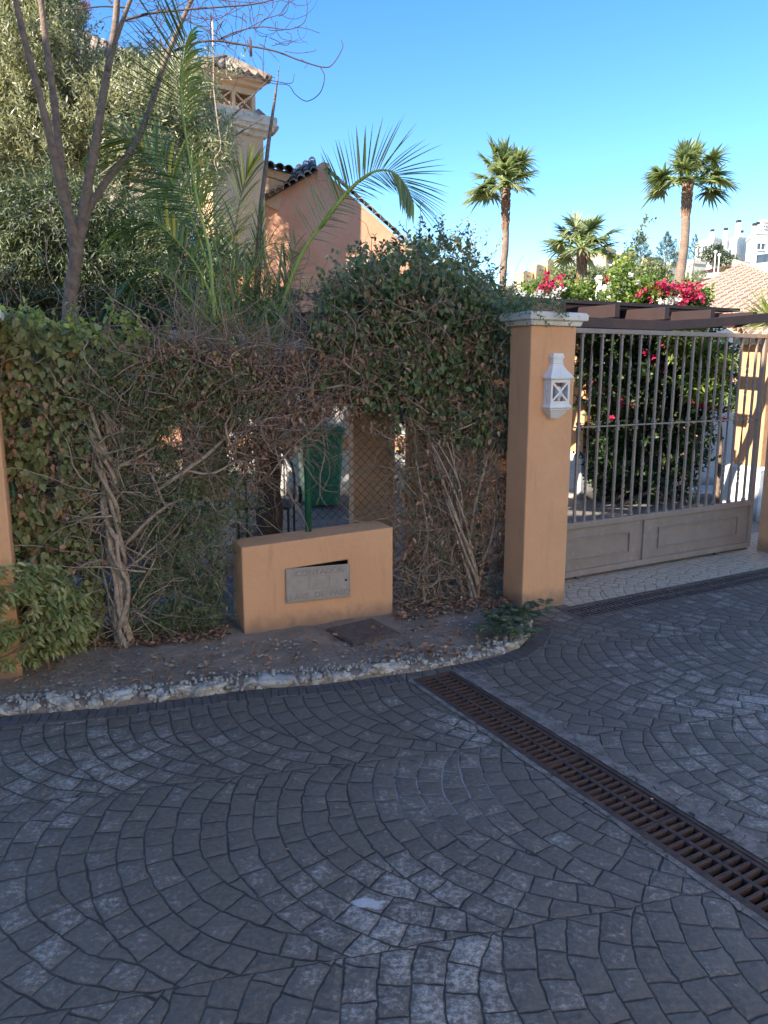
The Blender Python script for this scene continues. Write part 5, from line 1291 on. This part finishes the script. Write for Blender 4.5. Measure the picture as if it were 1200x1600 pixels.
    MB().tube(q([(398, 500), (403, 400), (408, 320), (420, 220), (430, 150), (437, 100)], 5.1), [.012, .014, .015, .012, .008, .001], 8).build('spear_leaf', MT['barkgrey'], root, True)
    mb = MB()
    for i in range(11):
        a = 330+i*12+R.normal()*4; mb.tube(q([(400+R.normal()*12, 600), (a, 520), (a+R.normal()*10, 440), (a+R.normal()*16, 380)], 5.15+R.rand()*.2), [.016, .013, .01, .006], 7)
    mb.build('canes', MT['cane'], root, True)
areca()
def grassy():
    root = empty('strappy_plant', at(330, 540, 5.), 'tuft of narrow green and yellow strap leaves between the palm and the dry creeper', 'plant')
    n = 420; A = np.array([list(at(R.uniform(280, 460), R.uniform(470, 560), 4.75+R.rand()*.4)) for _ in range(n)]); D = R.normal(size=(n, 3))*.8+np.array([0, -.2, .5])
    strips('leaves', A, D, np.tile([0, 0, -1.], (n, 1)), R.uniform(.08, .24, n), .011, MT['palm'], root, np.clip(R.beta(2, 3, n)+.2+(R.rand(n) < .1)*.5, 0, 1), 5, R.uniform(.3, .9, n))
    mb = MB(); [mb.tube([at(300+i*9, 600, 5.), at(300+i*9+R.normal()*10, 500, 4.95)], [.006, .003], 4) for i in range(16)]; mb.build('stems', MT['twig'], root)
grassy()
# ================================================================== FAN PALMS
def fanpalm(px, pyc, pyb, Y, tr, crown, nf, seed, label, bootlen=.35, lean=0.):
    global R
    keepR = R; R = np.random.RandomState(seed)
    c = at(px, pyc, Y); b0 = Vector((c.x-lean, Y, 0)); root = empty('fan_palm', b0, label, 'palm', 'tall fan palms against the sky')
    n = 26; pts = [b0.lerp(c, i/n)+Vector((.03*math.sin(i*.7), 0, 0)) for i in range(n+1)]
    k0 = int(n*(1-bootlen))
    MB().tube(pts, [tr*(1.15-.25*i/n)*(1+.05*math.sin(i*2.7)) for i in range(n+1)], 14).build('trunk', MT['palmtrunk'], root, True)
    mb = MB(); H = c.z
    for i in range(120):
        z = H-R.rand()**1.3*H*bootlen*.4; a = R.rand()*6.28; rr = tr*(.8+.2*(1-(H-z)/(H*bootlen*.5)))
        p = Vector((c.x+math.cos(a)*rr*.9, Y+math.sin(a)*rr*.9, z)); mb.tube([p, p+Vector((math.cos(a)*.05, math.sin(a)*.05, .16))], [.045, .02], 5)
    mb.build('leaf_bases', MT['boot'], root)
    A, D, Dn, L, rn, mp = [], [], [], [], [], MB()
    for i in range(nf):
        el = math.radians(R.uniform(8, 85)) if i > nf*.3 else math.radians(R.uniform(-14, 14)); az = R.rand()*6.28
        d = Vector((math.cos(az)*math.cos(el), math.sin(az)*math.cos(el), math.sin(el))); pl = crown*R.uniform(.36, .62)
        hub = c+d*pl+Vector((0, 0, -.06*pl)); mp.tube([c, c.lerp(hub, .5)+Vector((0, 0, .03)), hub], [.03, .022, .016], 5)
        s_ = d.cross(Vector((0, 0, 1))).normalized(); s_ = (s_+Vector(R.normal(size=3))*.25).normalized(); u = s_.cross(d).normalized(); r_ = R.rand(); fl = crown*R.uniform(.40, .54)
        m = 26
        for k in range(m):
            a = (k/(m-1)-.5)*math.radians(235); q = d*math.cos(a)+s_*math.sin(a)+u*.16*abs(math.sin(a))
            A.append(list(hub)); D.append(list(q)); Dn.append([0, 0, -1.]); L.append(fl*(.72+.28*math.cos(a*.8))*(.82+.3*R.rand())); rn.append(min(1, max(0, r_*.75+R.rand()*.25)))
    mp.build('petioles', MT['rachis'], root)
    N = len(A); strips('fronds', np.array(A), np.array(D), np.array(Dn), np.array(L), crown*.062, MT['fan'], root, np.array(rn), 5, R.uniform(.1, .55, N))
    R = keepR
fanpalm(791, 292, 440, 27, .118, 1.75, 28, 5, 'tall slim fan palm, leftmost of the three, rising behind the ivy', .45)
fanpalm(1075, 284, 430, 27, .15, 1.68, 30, 9, 'tall thick fan palm, rightmost and largest of the three palms', .4)
fanpalm(910, 392, 440, 27, .15, 1.68, 25, 14, 'short fan palm between the two taller ones', .5)
# ================================================================== BOUGAINVILLEAS
def boug():
    root = empty('bougainvillea_bush', Vector((3.0, 9.3, 0)), 'big dark bougainvillea bush with pink flowers filling the view behind the gate bars', 'bush')
    bl = [(960, 600, 60, 90, 1), (1020, 580, 70, 70, 1), (1080, 590, 55, 70, 1), (1000, 690, 80, 80, 1), (1070, 680, 45, 70, .8), (950, 720, 40, 60, .9), (1010, 750, 90, 40, .8), (1050, 540, 80, 35, 1), (930, 545, 50, 40, .9), (1120, 560, 35, 50, .7)]
    P = blobpts(bl, 4200, 8.7, 10.0); D = unit(R.normal(size=P.shape)+np.array([0, -.3, .2])); pp, dd, rn = shoots(P, D, R.uniform(.1, .25, len(P)), 8, .9, .3)
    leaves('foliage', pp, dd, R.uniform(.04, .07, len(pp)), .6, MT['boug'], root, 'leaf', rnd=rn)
    P = blobpts([(1040, 560, 40, 25, 1), (1105, 635, 22, 18, 1), (1085, 640, 20, 14, 1), (965, 650, 12, 10, .6), (930, 600, 12, 20, .6), (980, 625, 30, 10, .6), (1080, 605, 20, 10, .5), (1135, 640, 14, 20, 1)], 38, 8.6, 9.1)
    pp, dd, rn = shoots(P, R.normal(size=P.shape), .06, 7, 1.2); leaves('flowers', pp, dd, .045, .8, MT['pink'], root, 'leaf', rnd=rn)
    mb = MB()
    for i in range(26):
        e = Vector(P[R.randint(len(P))]) if 0 else at(R.uniform(930, 1110), R.uniform(560, 700), 9.3+R.normal()*.3); b_ = Vector((3.1+R.normal()*.35, 9.4+R.normal()*.2, 0)); pts = spl([b_, b_.lerp(e, .5)+Vector(R.normal(size=3))*.12, e], 5); mb.tube(pts, taper(len(pts), .03, .008), 6)
    mb.build('stems', MT['bark'], root, True)
    root = empty('bougainvillea_climber', Vector((2.6, 9.0, 2.2)), 'sunlit climbing plant with pink and white flowers spilling over the top of the pergola', 'climber')
    bl = [(900, 466, 28, 18, 1), (880, 482, 40, 10, .8), (950, 482, 40, 10, .8), (990, 474, 32, 16, 1), (1030, 468, 32, 18, 1), (1070, 468, 32, 20, 1), (1095, 472, 16, 20, .7), (960, 440, 12, 30, .5), (975, 410, 8, 36, .25), (860, 458, 24, 14, .7), (1005, 452, 26, 16, .8), (835, 470, 26, 14, .7)]
    P = blobpts(bl, 1150, 8.6, 9.4); D = unit(R.normal(size=P.shape)*.7+np.array([0, -.1, .4])); pp, dd, rn = shoots(P, D, R.uniform(.08, .2, len(P)), 8, .9, .3); leaves('foliage', pp, dd, R.uniform(.035, .06, len(pp)), .6, MT['bougl'], root, 'leaf', rnd=rn)
    P = np.array([list(at(a, c, 9.)) for a, c in zip(np.linspace(968, 1004, 30)+R.normal(size=30)*3, np.linspace(455, 348, 30))]); pp, dd, rn = shoots(P, R.normal(size=P.shape)*.7+np.array([0, 0, .6]), .13, 7, .9); leaves('tall_shoot', pp, dd, .05, .5, MT['fern'], root, 'leaf', rnd=rn)
    P = blobpts([(855, 443, 20, 14, 1), (840, 450, 12, 8, .5), (1048, 450, 16, 14, 1), (1075, 455, 22, 20, 1.1), (1088, 440, 12, 8, .6), (1012, 462, 14, 8, .5), (955, 430, 10, 8, .5), (875, 440, 8, 6, .5), (1030, 448, 12, 10, .6), (1080, 478, 14, 8, .6)], 85, 8.5, 8.8)
    pp, dd, rn = shoots(P, R.normal(size=P.shape), .07, 7, 1.2); leaves('pink_flowers', pp, dd, .042, .8, MT['pink'], root, 'leaf', rnd=rn)
    P = blobpts([(835, 470, 22, 9, 1), (855, 465, 14, 8, 1), (870, 458, 10, 8, .6), (915, 478, 16, 7, .6), (988, 438, 8, 8, .5), (1035, 470, 14, 6, .6), (1060, 470, 14, 8, .5), (965, 478, 12, 6, .5), (815, 462, 12, 6, .5)], 120, 8.5, 8.8)
    pp, dd, rn = shoots(P, R.normal(size=P.shape), .06, 8, 1.2); leaves('white_flowers', pp, dd, .04, .85, MT['whitefl'], root, 'leaf', rnd=rn)
    mb = MB()
    for i in range(24): a = R.uniform(830, 1090); mb.tube([at(a, 500, 8.9), at(a+R.normal()*15, 478, 9.), at(a+R.normal()*30, 452, 9.)], [.015, .01, .004], 5)
    mb.build('stems', MT['bark'], root)
    root = empty('young_tree', Vector((3.95, 8.9, 0)), 'young tree with bright yellow-green leaves beside the pillar behind the gate', 'tree')
    P = blobpts([(1080, 545, 35, 22, 1), (1115, 570, 28, 30, 1), (1100, 600, 30, 24, .9), (1150, 610, 20, 16, .6), (1170, 625, 20, 20, .6), (1180, 660, 14, 24, .5), (1060, 520, 40, 10, .5)], 360, 8.3, 8.8)
    pp, dd, rn = shoots(P, R.normal(size=P.shape)*.8+np.array([0, -.2, -.1]), R.uniform(.1, .2, len(P)), 8, .8); leaves('crown', pp, dd, R.uniform(.06, .1, len(pp)), .3, MT['bougl'], root, 'leaf', rnd=rn)
    mb = MB().tube(spl([Vector((3.95, 8.9, 0)), Vector((3.9, 8.85, .9)), at(1105, 560, 8.6)], 6), taper(13, .03, .012), 7)
    for a, c in ((1080, 545), (1150, 610), (1120, 570), (1170, 630)): mb.tube([Vector((3.88, 8.8, 1.1)), at(a, c, 8.55)], [.014, .005], 5)
    mb.build('trunk', MT['bark'], root, True)
    # spiky palm at the right edge over the tiled roof
    root = empty('spiky_palm', at(1205, 490, 8.2), 'spiky yellow-green palm leaves at the right edge over the tiled roof', 'palm')
    n = 90; h = at(1208, 500, 8.1); A = np.tile(np.array(list(h)), (n, 1))+R.normal(size=(n, 3))*.03; a = R.uniform(-.2, 1.9, n); D = np.stack([-np.sin(a)*.9, R.normal(size=n)*.35, np.cos(a)], 1)
    strips('leaves', A, D, np.tile([0, 0, -1.], (n, 1)), R.uniform(.3, .48, n), .02, MT['palm'], root, np.clip(R.normal(size=n)*.12+.75, 0, 1), 5, R.uniform(.0, .15, n))
    MB().tube([Vector((h.x, h.y, 0)), h], [.06, .04], 8).build('trunk', MT['shag'], root)
boug()
# ================================================================== HILL AND FAR BUILDINGS
def hill():
    prof = [(600, 470), (740, 452), (790, 440), (830, 428), (870, 412), (920, 404), (980, 404), (1040, 412), (1090, 418), (1150, 400), (1230, 372), (1400, 340), (1700, 330)]
    V = []; Fc = []; ny = 16
    for i, (a, c) in enumerate(prof):
        top = at(a, c+8, 175)
        for j in range(ny+1):
            q = j/ny; Y = 45+130*q; z = -1+(top.z+1)*q**1.05; V.append((top.x/175*Y if j else top.x/175*45, Y, z+.6*noise.noise(Vector((a*.02, Y*.05, 0)))*q))
    n = len(prof)
    for i in range(n): t = V[i*(ny+1)+ny]; V.append((t[0]*1.6, 300, -2))
    for i in range(n-1):
        for j in range(ny): k = i*(ny+1)+j; Fc.append((k, k+ny+1, k+ny+2, k+1))
        a = i*(ny+1)+ny; Fc.append((a, a+ny+1, n*(ny+1)+i+1, n*(ny+1)+i))
    me = bpy.data.meshes.new('hill'); me.from_pydata(V, [], Fc); tag(link('hill', me, MT['hill'], None, True), kind='structure')
hill()
def cbuild(label, pxl, pxc, pxr, pyt, pyb, Y, dl, dr, mat, wins=(), chim=(), extra=None, name='hillside_house', group=None):
    c, l, r = at(pxc, pyt, Y), at(pxl, pyt, Y+dl), at(pxr, pyt, Y+dr); zt = c.z; zb = at(pxc, pyb, Y).z-1.5
    root = empty(name, (c.x, Y, zb), label, 'house', group)
    base = [Vector((c.x, c.y, zb)), Vector((r.x, r.y, zb)), Vector((r.x+l.x-c.x, r.y+l.y-c.y, zb)), Vector((l.x, l.y, zb))]
    MB().prism(base, (0, 0, zt-zb)).build('walls', MT[mat], root)
    mb = MB(); ct = sum(base, Vector())/4
    pz = [Vector((q.x, q.y, zt+.003)) for q in base]
    for i in range(4): a, b2 = pz[i], pz[(i+1) % 4]; mb.bar(a.lerp(ct.xy.to_3d()+Vector((0, 0, zt+.003)), .01), b2.lerp(ct.xy.to_3d()+Vector((0, 0, zt+.003)), .01), .12, .18)
    mb.build('parapet', MT[mat], root)
    for (side, u0, u1, y0, y1) in wins:
        a, b2 = (l, c) if side == 'l' else (c, r); a = Vector((a.x, a.y, 0)); b2 = Vector((b2.x, b2.y, 0)); nn = Vector(((b2-a).y, -(b2-a).x, 0)).normalized()
        z0 = at(pxc, y1, Y).z; z1 = at(pxc, y0, Y).z; p, q = a.lerp(b2, u0), a.lerp(b2, u1)
        fr = MB().prism([p+Vector((0, 0, z0))-nn*.02, q+Vector((0, 0, z0))-nn*.02, q+Vector((0, 0, z1))-nn*.02, p+Vector((0, 0, z1))-nn*.02], nn*.09).build('window', MT['glass'], root)
        w = (q-p).length; h = z1-z0; t = .06; m2 = MB(); tt = (q-p).normalized()
        m2.bar(p+Vector((0, 0, z0-t/2))+nn*.06-tt*t, q+Vector((0, 0, z0-t/2))+nn*.06+tt*t, .08, .06); m2.bar(p+Vector((0, 0, z1+t/2))+nn*.06-tt*t, q+Vector((0, 0, z1+t/2))+nn*.06+tt*t, .08, .06)
        m2.bar((p+q)/2+Vector((0, 0, z0))+nn*.07, (p+q)/2+Vector((0, 0, z1))+nn*.07, .05, .03, up=(0, 1, 0)); m2.build('window_frame', MT['farwhite'], fr)
    for (px, pt, w) in chim:
        dY = Y+min(dl, dr)*.5+.6; a = at(px, pt, dY); m = MB().box((a.x, dY, (a.z+zt)/2-.3), (w, 0, 0), (0, w, 0), (0, 0, (a.z-zt)/2+.3)).build('chimney', MT[mat], root)
        MB().box((a.x, dY, a.z+.14), (w*1.05, 0, 0), (0, w*1.05, 0), (0, 0, .16)).build('chimney_cap', MT['black'], m)
    return root
g = 'houses on the hillside'
W_ = lambda *a, **k: cbuild(*a, **k, group=g)
W_('cream house with rounded top left of the terrace trees on the hill', 1088, 1115, 1136, 372, 412, 108, 5, 4, 'farwhite', [('l', .45, .7, 380, 392), ('l', .12, .25, 382, 398)], [(1113, 362, .2)])
W_('white cubic house with blank grey side wall and two tall chimneys', 1132, 1152, 1176, 371, 412, 100, 4, 3, 'farwhite', [('l', .3, .65, 387, 400)], [(1134, 360, .2), (1154, 348, .24), (1159, 364, .16)])
W_('tall white house with blue-railed balcony at the right edge of the hill', 1168, 1180, 1230, 363, 412, 93, 6, 1, 'farwhite', [('r', .10, .30, 380, 390), ('r', .5, .8, 378, 392)], [(1179, 353, .2), (1184, 351, .16)])
W_('upper white house behind the balcony house at the right edge', 1176, 1192, 1240, 345, 380, 104, 4, 2, 'farwhite', [('r', .05, .12, 352, 356)], [])
W_('low white garden building left of the thick palm trunk', 1040, 1048, 1074, 411, 432, 90, 2, 2, 'farwhite', [('r', .5, .7, 417, 423)])
W_('low grey-white building right of the thick palm trunk', 1078, 1082, 1104, 409, 432, 90, 3, 1, 'farwhite')
W_('yellow square house on the hill crest right of the short palm crown', 925, 947, 963, 386, 415, 150, 6, 5, 'faryellow', [('l', .2, .4, 392, 398), ('r', .3, .6, 392, 399)])
W_('white terrace house with grey top floor left of the short palm', 866, 874, 934, 403, 436, 140, 5, 2, 'farwhite', [('r', .3, .4, 410, 416)])
W_('yellow flat block above the white terrace house', 878, 886, 930, 395, 410, 152, 6, 3, 'faryellow', [('r', .1, .2, 398, 403), ('r', .5, .6, 398, 403)])
W_('small yellow house stepping down the slope, nearest the crest', 846, 856, 872, 405, 428, 150, 5, 4, 'faryellow', [('r', .3, .6, 409, 414)])
W_('small yellow house in the middle of the stepped row on the slope', 828, 838, 856, 414, 434, 148, 5, 4, 'faryellow', [('r', .3, .6, 418, 423)])
W_('lowest small yellow house of the stepped row beside the slim palm', 803, 818, 836, 424, 446, 146, 5, 4, 'faryellow', [('r', .3, .6, 428, 433)])
W_('ochre house between the short palm and the conifers', 958, 970, 992, 396, 420, 145, 5, 3, 'faryellow', [('r', .2, .4, 402, 408)])
W_('white terraced house below the crest left of the conifers', 930, 944, 988, 414, 445, 120, 5, 2, 'farwhite', [('r', .3, .45, 424, 432), ('r', .6, .75, 424, 432), ('l', .4, .6, 424, 431)])
W_('pale house half hidden behind the conifers on the crest', 1000, 1012, 1036, 402, 424, 140, 4, 3, 'faryellow', [('l', .4, .6, 408, 414)])
W_('low white house with square columns above the pergola flowers', 900, 914, 1000, 446, 478, 70, 2, 2, 'farwhite', [('r', .1, .2, 455, 470), ('r', .4, .5, 455, 470)])
# balcony
a, c = at(1178, 412, 92.3), at(1235, 405, 92.3); root = empty('balcony_terrace', a, 'white balcony slab with dark blue glass railing at the right edge', 'balcony')
MB().prism([a+Vector((0, 0, -.55)), c+Vector((0, 0, -.55)), c, a], (0, 2.5, 0)).build('slab', MT['farwhite'], root)
MB().prism([a+Vector((.1, .05, .02)), c+Vector((0, .05, .02)), c+Vector((0, .05, .95)), a+Vector((.1, .05, .95))], (0, .08, 0)).build('railing_glass', MT['glass'], root)
for k in (0, .4, .8): MB().box(a.lerp(c, k)+Vector((.1, 0, .5)), (.1, 0, 0), (0, .1, 0), (0, 0, .52)).build('post', MT['farwhite'], root)
# columns of the nearer white terrace
for (px, t, bt) in ((936, 430, 470), (945, 445, 470), (952, 441, 470)):
    a = at(px, t, 60); m = MB().rings([[Vector((a.x+dx*w, 60+dy*w, z)) for dx, dy in ((-1, -1), (1, -1), (1, 1), (-1, 1))] for w, z in ((.17, 1.), (.17, a.z-.3), (.24, a.z-.28), (.24, a.z-.14), (.17, a.z-.12), (.12, a.z))]).build('white_column', MT['farwhite'])
    tag(m, {936: 'tallest square white column above the pergola flowers', 945: 'middle short white column above the pergola flowers', 952: 'rightmost short white column above the pergola flowers'}[px], 'column', 'white columns above the pergola')
# terrace fence
mb = MB(); pr = [at(1094, 427, 84), at(1120, 421, 85), at(1150, 415, 86), at(1172, 412, 87)]
for a, c in zip(pr, pr[1:]): mb.prism([a+Vector((0, 0, -.9)), c+Vector((0, 0, -.9)), c+Vector((0, 0, .2)), a+Vector((0, 0, .2))], (0, .12, 0))
tag(mb.build('terrace_fence', MT['farred']), 'reddish screen fence sloping below the white houses', 'fence')
mb = MB(); mb.prism([at(1094, 436, 82), at(1200, 424, 84), at(1200, 416, 84), at(1094, 428, 82)], (0, .4, 0)); tag(mb.build('retaining_wall', MT['farwhite']), 'cream retaining wall below the reddish screen fence', 'wall')
for px, t, bt, lb in ((1118, 396, 430, 'taller globe street lamp in front of the hillside trees'), (1124, 401, 432, 'shorter globe street lamp right of the taller one')):
    a = at(px, t, 83); root = empty('street_lamp', (a.x, 83, at(px, bt, 83).z), lb, 'street lamp', 'globe lamps on the hill')
    MB().tube([(a.x, 83, at(px, bt, 83).z-1), a], .06, 6).build('pole', MT['farwhite'], root)
    import bmesh
    bm = bmesh.new(); bmesh.ops.create_icosphere(bm, subdivisions=2, radius=.19); me = bpy.data.meshes.new('globe'); bm.to_mesh(me); bm.free()
    o = link('globe', me, MT['globe'], root, True); o.location = a+Vector((0, 0, .16)); o.matrix_parent_inverse = root.matrix_world.inverted()
def ftree(name, label, cat, px, pyt, pyb, wpx, Y, kind, n=240, mat=None, group=None):
    t, b_ = at(px, pyt, Y), at(px, pyb, Y); H = t.z-b_.z; w = wpx/FPX*Y; root = empty(name, (t.x, Y, b_.z), label, cat, group)
    if kind == 'c':
        q = R.rand(n)**.7; r = w*(1-q)*(.55+.45*R.rand(n))*(1+.35*np.sin(q*40)); a = R.rand(n)*6.28; P = np.stack([t.x+r*np.cos(a), Y+r*np.sin(a), b_.z+H*(.06+.92*q)], 1); D = np.stack([np.cos(a), np.sin(a), .15+q*1.2], 1)
        pp, dd, rn = shoots(P, D, w*(.12+.42*(1-q)), 9, .5); leaves('crown', pp, dd, w*.2*np.repeat(.35+.9*(1-q), 9), .35, MT[mat or 'conif'], root, 'thin', rnd=rn)
    else:
        v = unit(R.normal(size=(n, 3))); rr = R.rand(n)**.35; lump = 1+.3*n2(v[:, 0]*3, v[:, 2]*3, 1., px*.1); P = np.stack([t.x+v[:, 0]*rr*w*lump, Y+v[:, 1]*rr*w*lump, b_.z+H*(.58+.42*v[:, 2]*rr*lump)], 1)
        pp, dd, rn = shoots(P, v+np.array([0, 0, .3]), w*.25, 9, .9); leaves('crown', pp, dd, w*.13, .5, MT[mat or 'bush'], root, 'thin', rnd=rn)
    MB().tube([(t.x, Y, b_.z-1), (t.x, Y, b_.z+H*.7)], [w*.09, w*.03], 6).build('trunk', MT['bark'], root)
gt = 'trees on the hillside'
ftree('conifer', 'dark pointed conifer left, just left of the white garden building', 'tree', 1003, 362, 440, 20, 75, 'c', 420, group=gt)
ftree('conifer', 'slim conifer behind and left of the larger conifer', 'tree', 987, 380, 436, 13, 80, 'c', 260, group=gt)
ftree('conifer', 'layered green conifer beside the thick palm trunk on its left', 'tree', 1043, 362, 425, 18, 80, 'c', 360, group=gt)
ftree('conifer', 'dark conifer directly right of the thick palm trunk', 'tree', 1087, 366, 412, 12, 82, 'c', 260, group=gt)
ftree('conifer', 'small dark conifer left of the layered one', 'tree', 1056, 372, 425, 10, 84, 'c', 200, group=gt)
ftree('hill_tree', 'bushy green tree beside the globe street lamps', 'tree', 1117, 383, 418, 15, 88, 'b', 500, 'boug', group=gt)
ftree('hill_tree', 'dark rounded tree right of the globe street lamps', 'tree', 1136, 398, 420, 14, 87, 'b', 400, 'boug', group=gt)
ftree('hill_tree', 'rounded olive-green tree under the white terrace house', 'tree', 890, 422, 468, 34, 62, 'b', 900, group=gt)
ftree('hill_tree', 'rounded bush-like tree just right of the short palm trunk', 'tree', 938, 422, 468, 28, 64, 'b', 800, group=gt)
ftree('hill_tree', 'grey-green bushy tree on the slope right of the slim palm', 'tree', 850, 440, 470, 26, 70, 'b', 700, group=gt)
ftree('hill_tree', 'light green bushy tree below the conifers', 'tree', 1010, 418, 455, 32, 58, 'b', 700, group=gt)
ftree('hill_tree', 'small dark tree behind the ivy at the foot of the slim palm', 'tree', 812, 452, 484, 14, 50, 'b', 450, 'boug', group=gt)
ftree('hill_tree', 'small green bush on the cream retaining wall', 'tree', 1136, 418, 434, 10, 80, 'b', 200, 'boug', group=gt)
ftree('hill_tree', 'green bush at the foot of the thick palm trunk', 'tree', 1092, 424, 438, 10, 70, 'b', 240, group=gt)
ftree('hill_tree', 'small tree top peeking over the right slope of the gable', 'tree', 594, 318, 470, 12, 24, 'c', 90, 'bush', group=gt)

# ================================================================== unseen block added left of the frame to shade the road
def shade():
    root = empty('shade_block', Vector((-9, 0, 0)), 'tall unseen block added left of the road to shade the foreground', 'house')
    MB().prism([Vector((-12, -16, -.1)), Vector((-3., -16, -.1)), Vector((-3., SHY, -.1)), Vector((-12, SHY, -.1))], (0, 0, SHZ)).build('walls', MT['white'], root)
    MB().prism([Vector((-12.3, -16.3, SHZ-.09)), Vector((-2.9, -16.3, SHZ-.09)), Vector((-2.9, SHY+.1, SHZ-.09)), Vector((-12.3, SHY+.1, SHZ-.09))], (0, 0, .2)).build('cornice', MT['stonecap'], root)
    for y in (-9, -6, -3.5, -.8):
        for z in (1., 4.2): f = MB().prism([Vector((-3.02, y, z)), Vector((-3.02, y+1.1, z)), Vector((-3.02, y+1.1, z+1.4)), Vector((-3.02, y, z+1.4))], (.05, 0, 0)).build('window', MT['glass'], root)
SHY, SHZ = 1.5, 6.6
shade()
def bounce():  # unseen block added to bounce warm sunlight onto the shaded foreground
    root = empty('bounce_block', Vector((12, -6, 0)), 'unseen cream block added at right behind the viewer to bounce sunlight', 'house')
    MB().prism([Vector((5.2, -12, -.1)), Vector((12, -12, -.1)), Vector((12, 1.2, -.1)), Vector((5.2, 1.2, -.1))], (0, 0, 7)).build('walls', MT['bounce'], root)
    for y in (-10.5, -7.5, -4.5):
        for z in (1., 4.2): MB().prism([Vector((5.19, y, z)), Vector((5.19, y+1.1, z)), Vector((5.19, y+1.1, z+1.4)), Vector((5.19, y, z+1.4))], (-.04, 0, 0)).build('window', MT['glass'], root)
bounce()
# ================================================================== LIGHT, SKY, CAMERA
SD = Vector((-.78, -.62, 0)).normalized(); EL = math.radians(32)
w = bpy.data.worlds.new('World'); S.world = w; w.use_nodes = True; nt = w.node_tree
sky = nt.nodes.new('ShaderNodeTexSky'); sky.sky_type = 'NISHITA'; sky.sun_disc = False; sky.sun_elevation = EL; sky.sun_rotation = math.atan2(SD.x, SD.y) % (2*PI)
sky.altitude = 50; sky.air_density = 1.; sky.dust_density = .0; sky.ozone_density = 3.
bg = nt.nodes['Background']; bg.inputs[1].default_value = .122; hs = nt.nodes.new('ShaderNodeHueSaturation'); hs.inputs['Saturation'].default_value = 1.28; hs.inputs['Hue'].default_value = .507; lk(nt, sky.outputs[0], hs.inputs['Color']); lk(nt, hs.outputs[0], bg.inputs[0])
sun = bpy.data.lights.new('sun', 'SUN'); sun.energy = 5.; sun.angle = math.radians(.5); sun.color = (1., .9, .76)
so = bpy.data.objects.new('sun', sun); COL.objects.link(so); d = Vector((SD.x*math.cos(EL), SD.y*math.cos(EL), math.sin(EL))); so.rotation_euler = d.to_track_quat('Z', 'Y').to_euler()
cam = bpy.data.cameras.new('camera'); co = bpy.data.objects.new('camera', cam); COL.objects.link(co); S.camera = co
cam.sensor_fit = 'VERTICAL'; cam.sensor_height = 24; cam.lens = 24*FPX/1600; cam.clip_end = 3000; cam.clip_start = .05
co.location = (0, 0, CH); co.rotation_euler = (math.radians(90)-PIT, 0, 0)
S.view_settings.view_transform = 'Standard'; S.view_settings.look = 'None'; S.view_settings.exposure = 1.5; S.view_settings.gamma = 1
S.render.resolution_x, S.render.resolution_y = 768, 1024
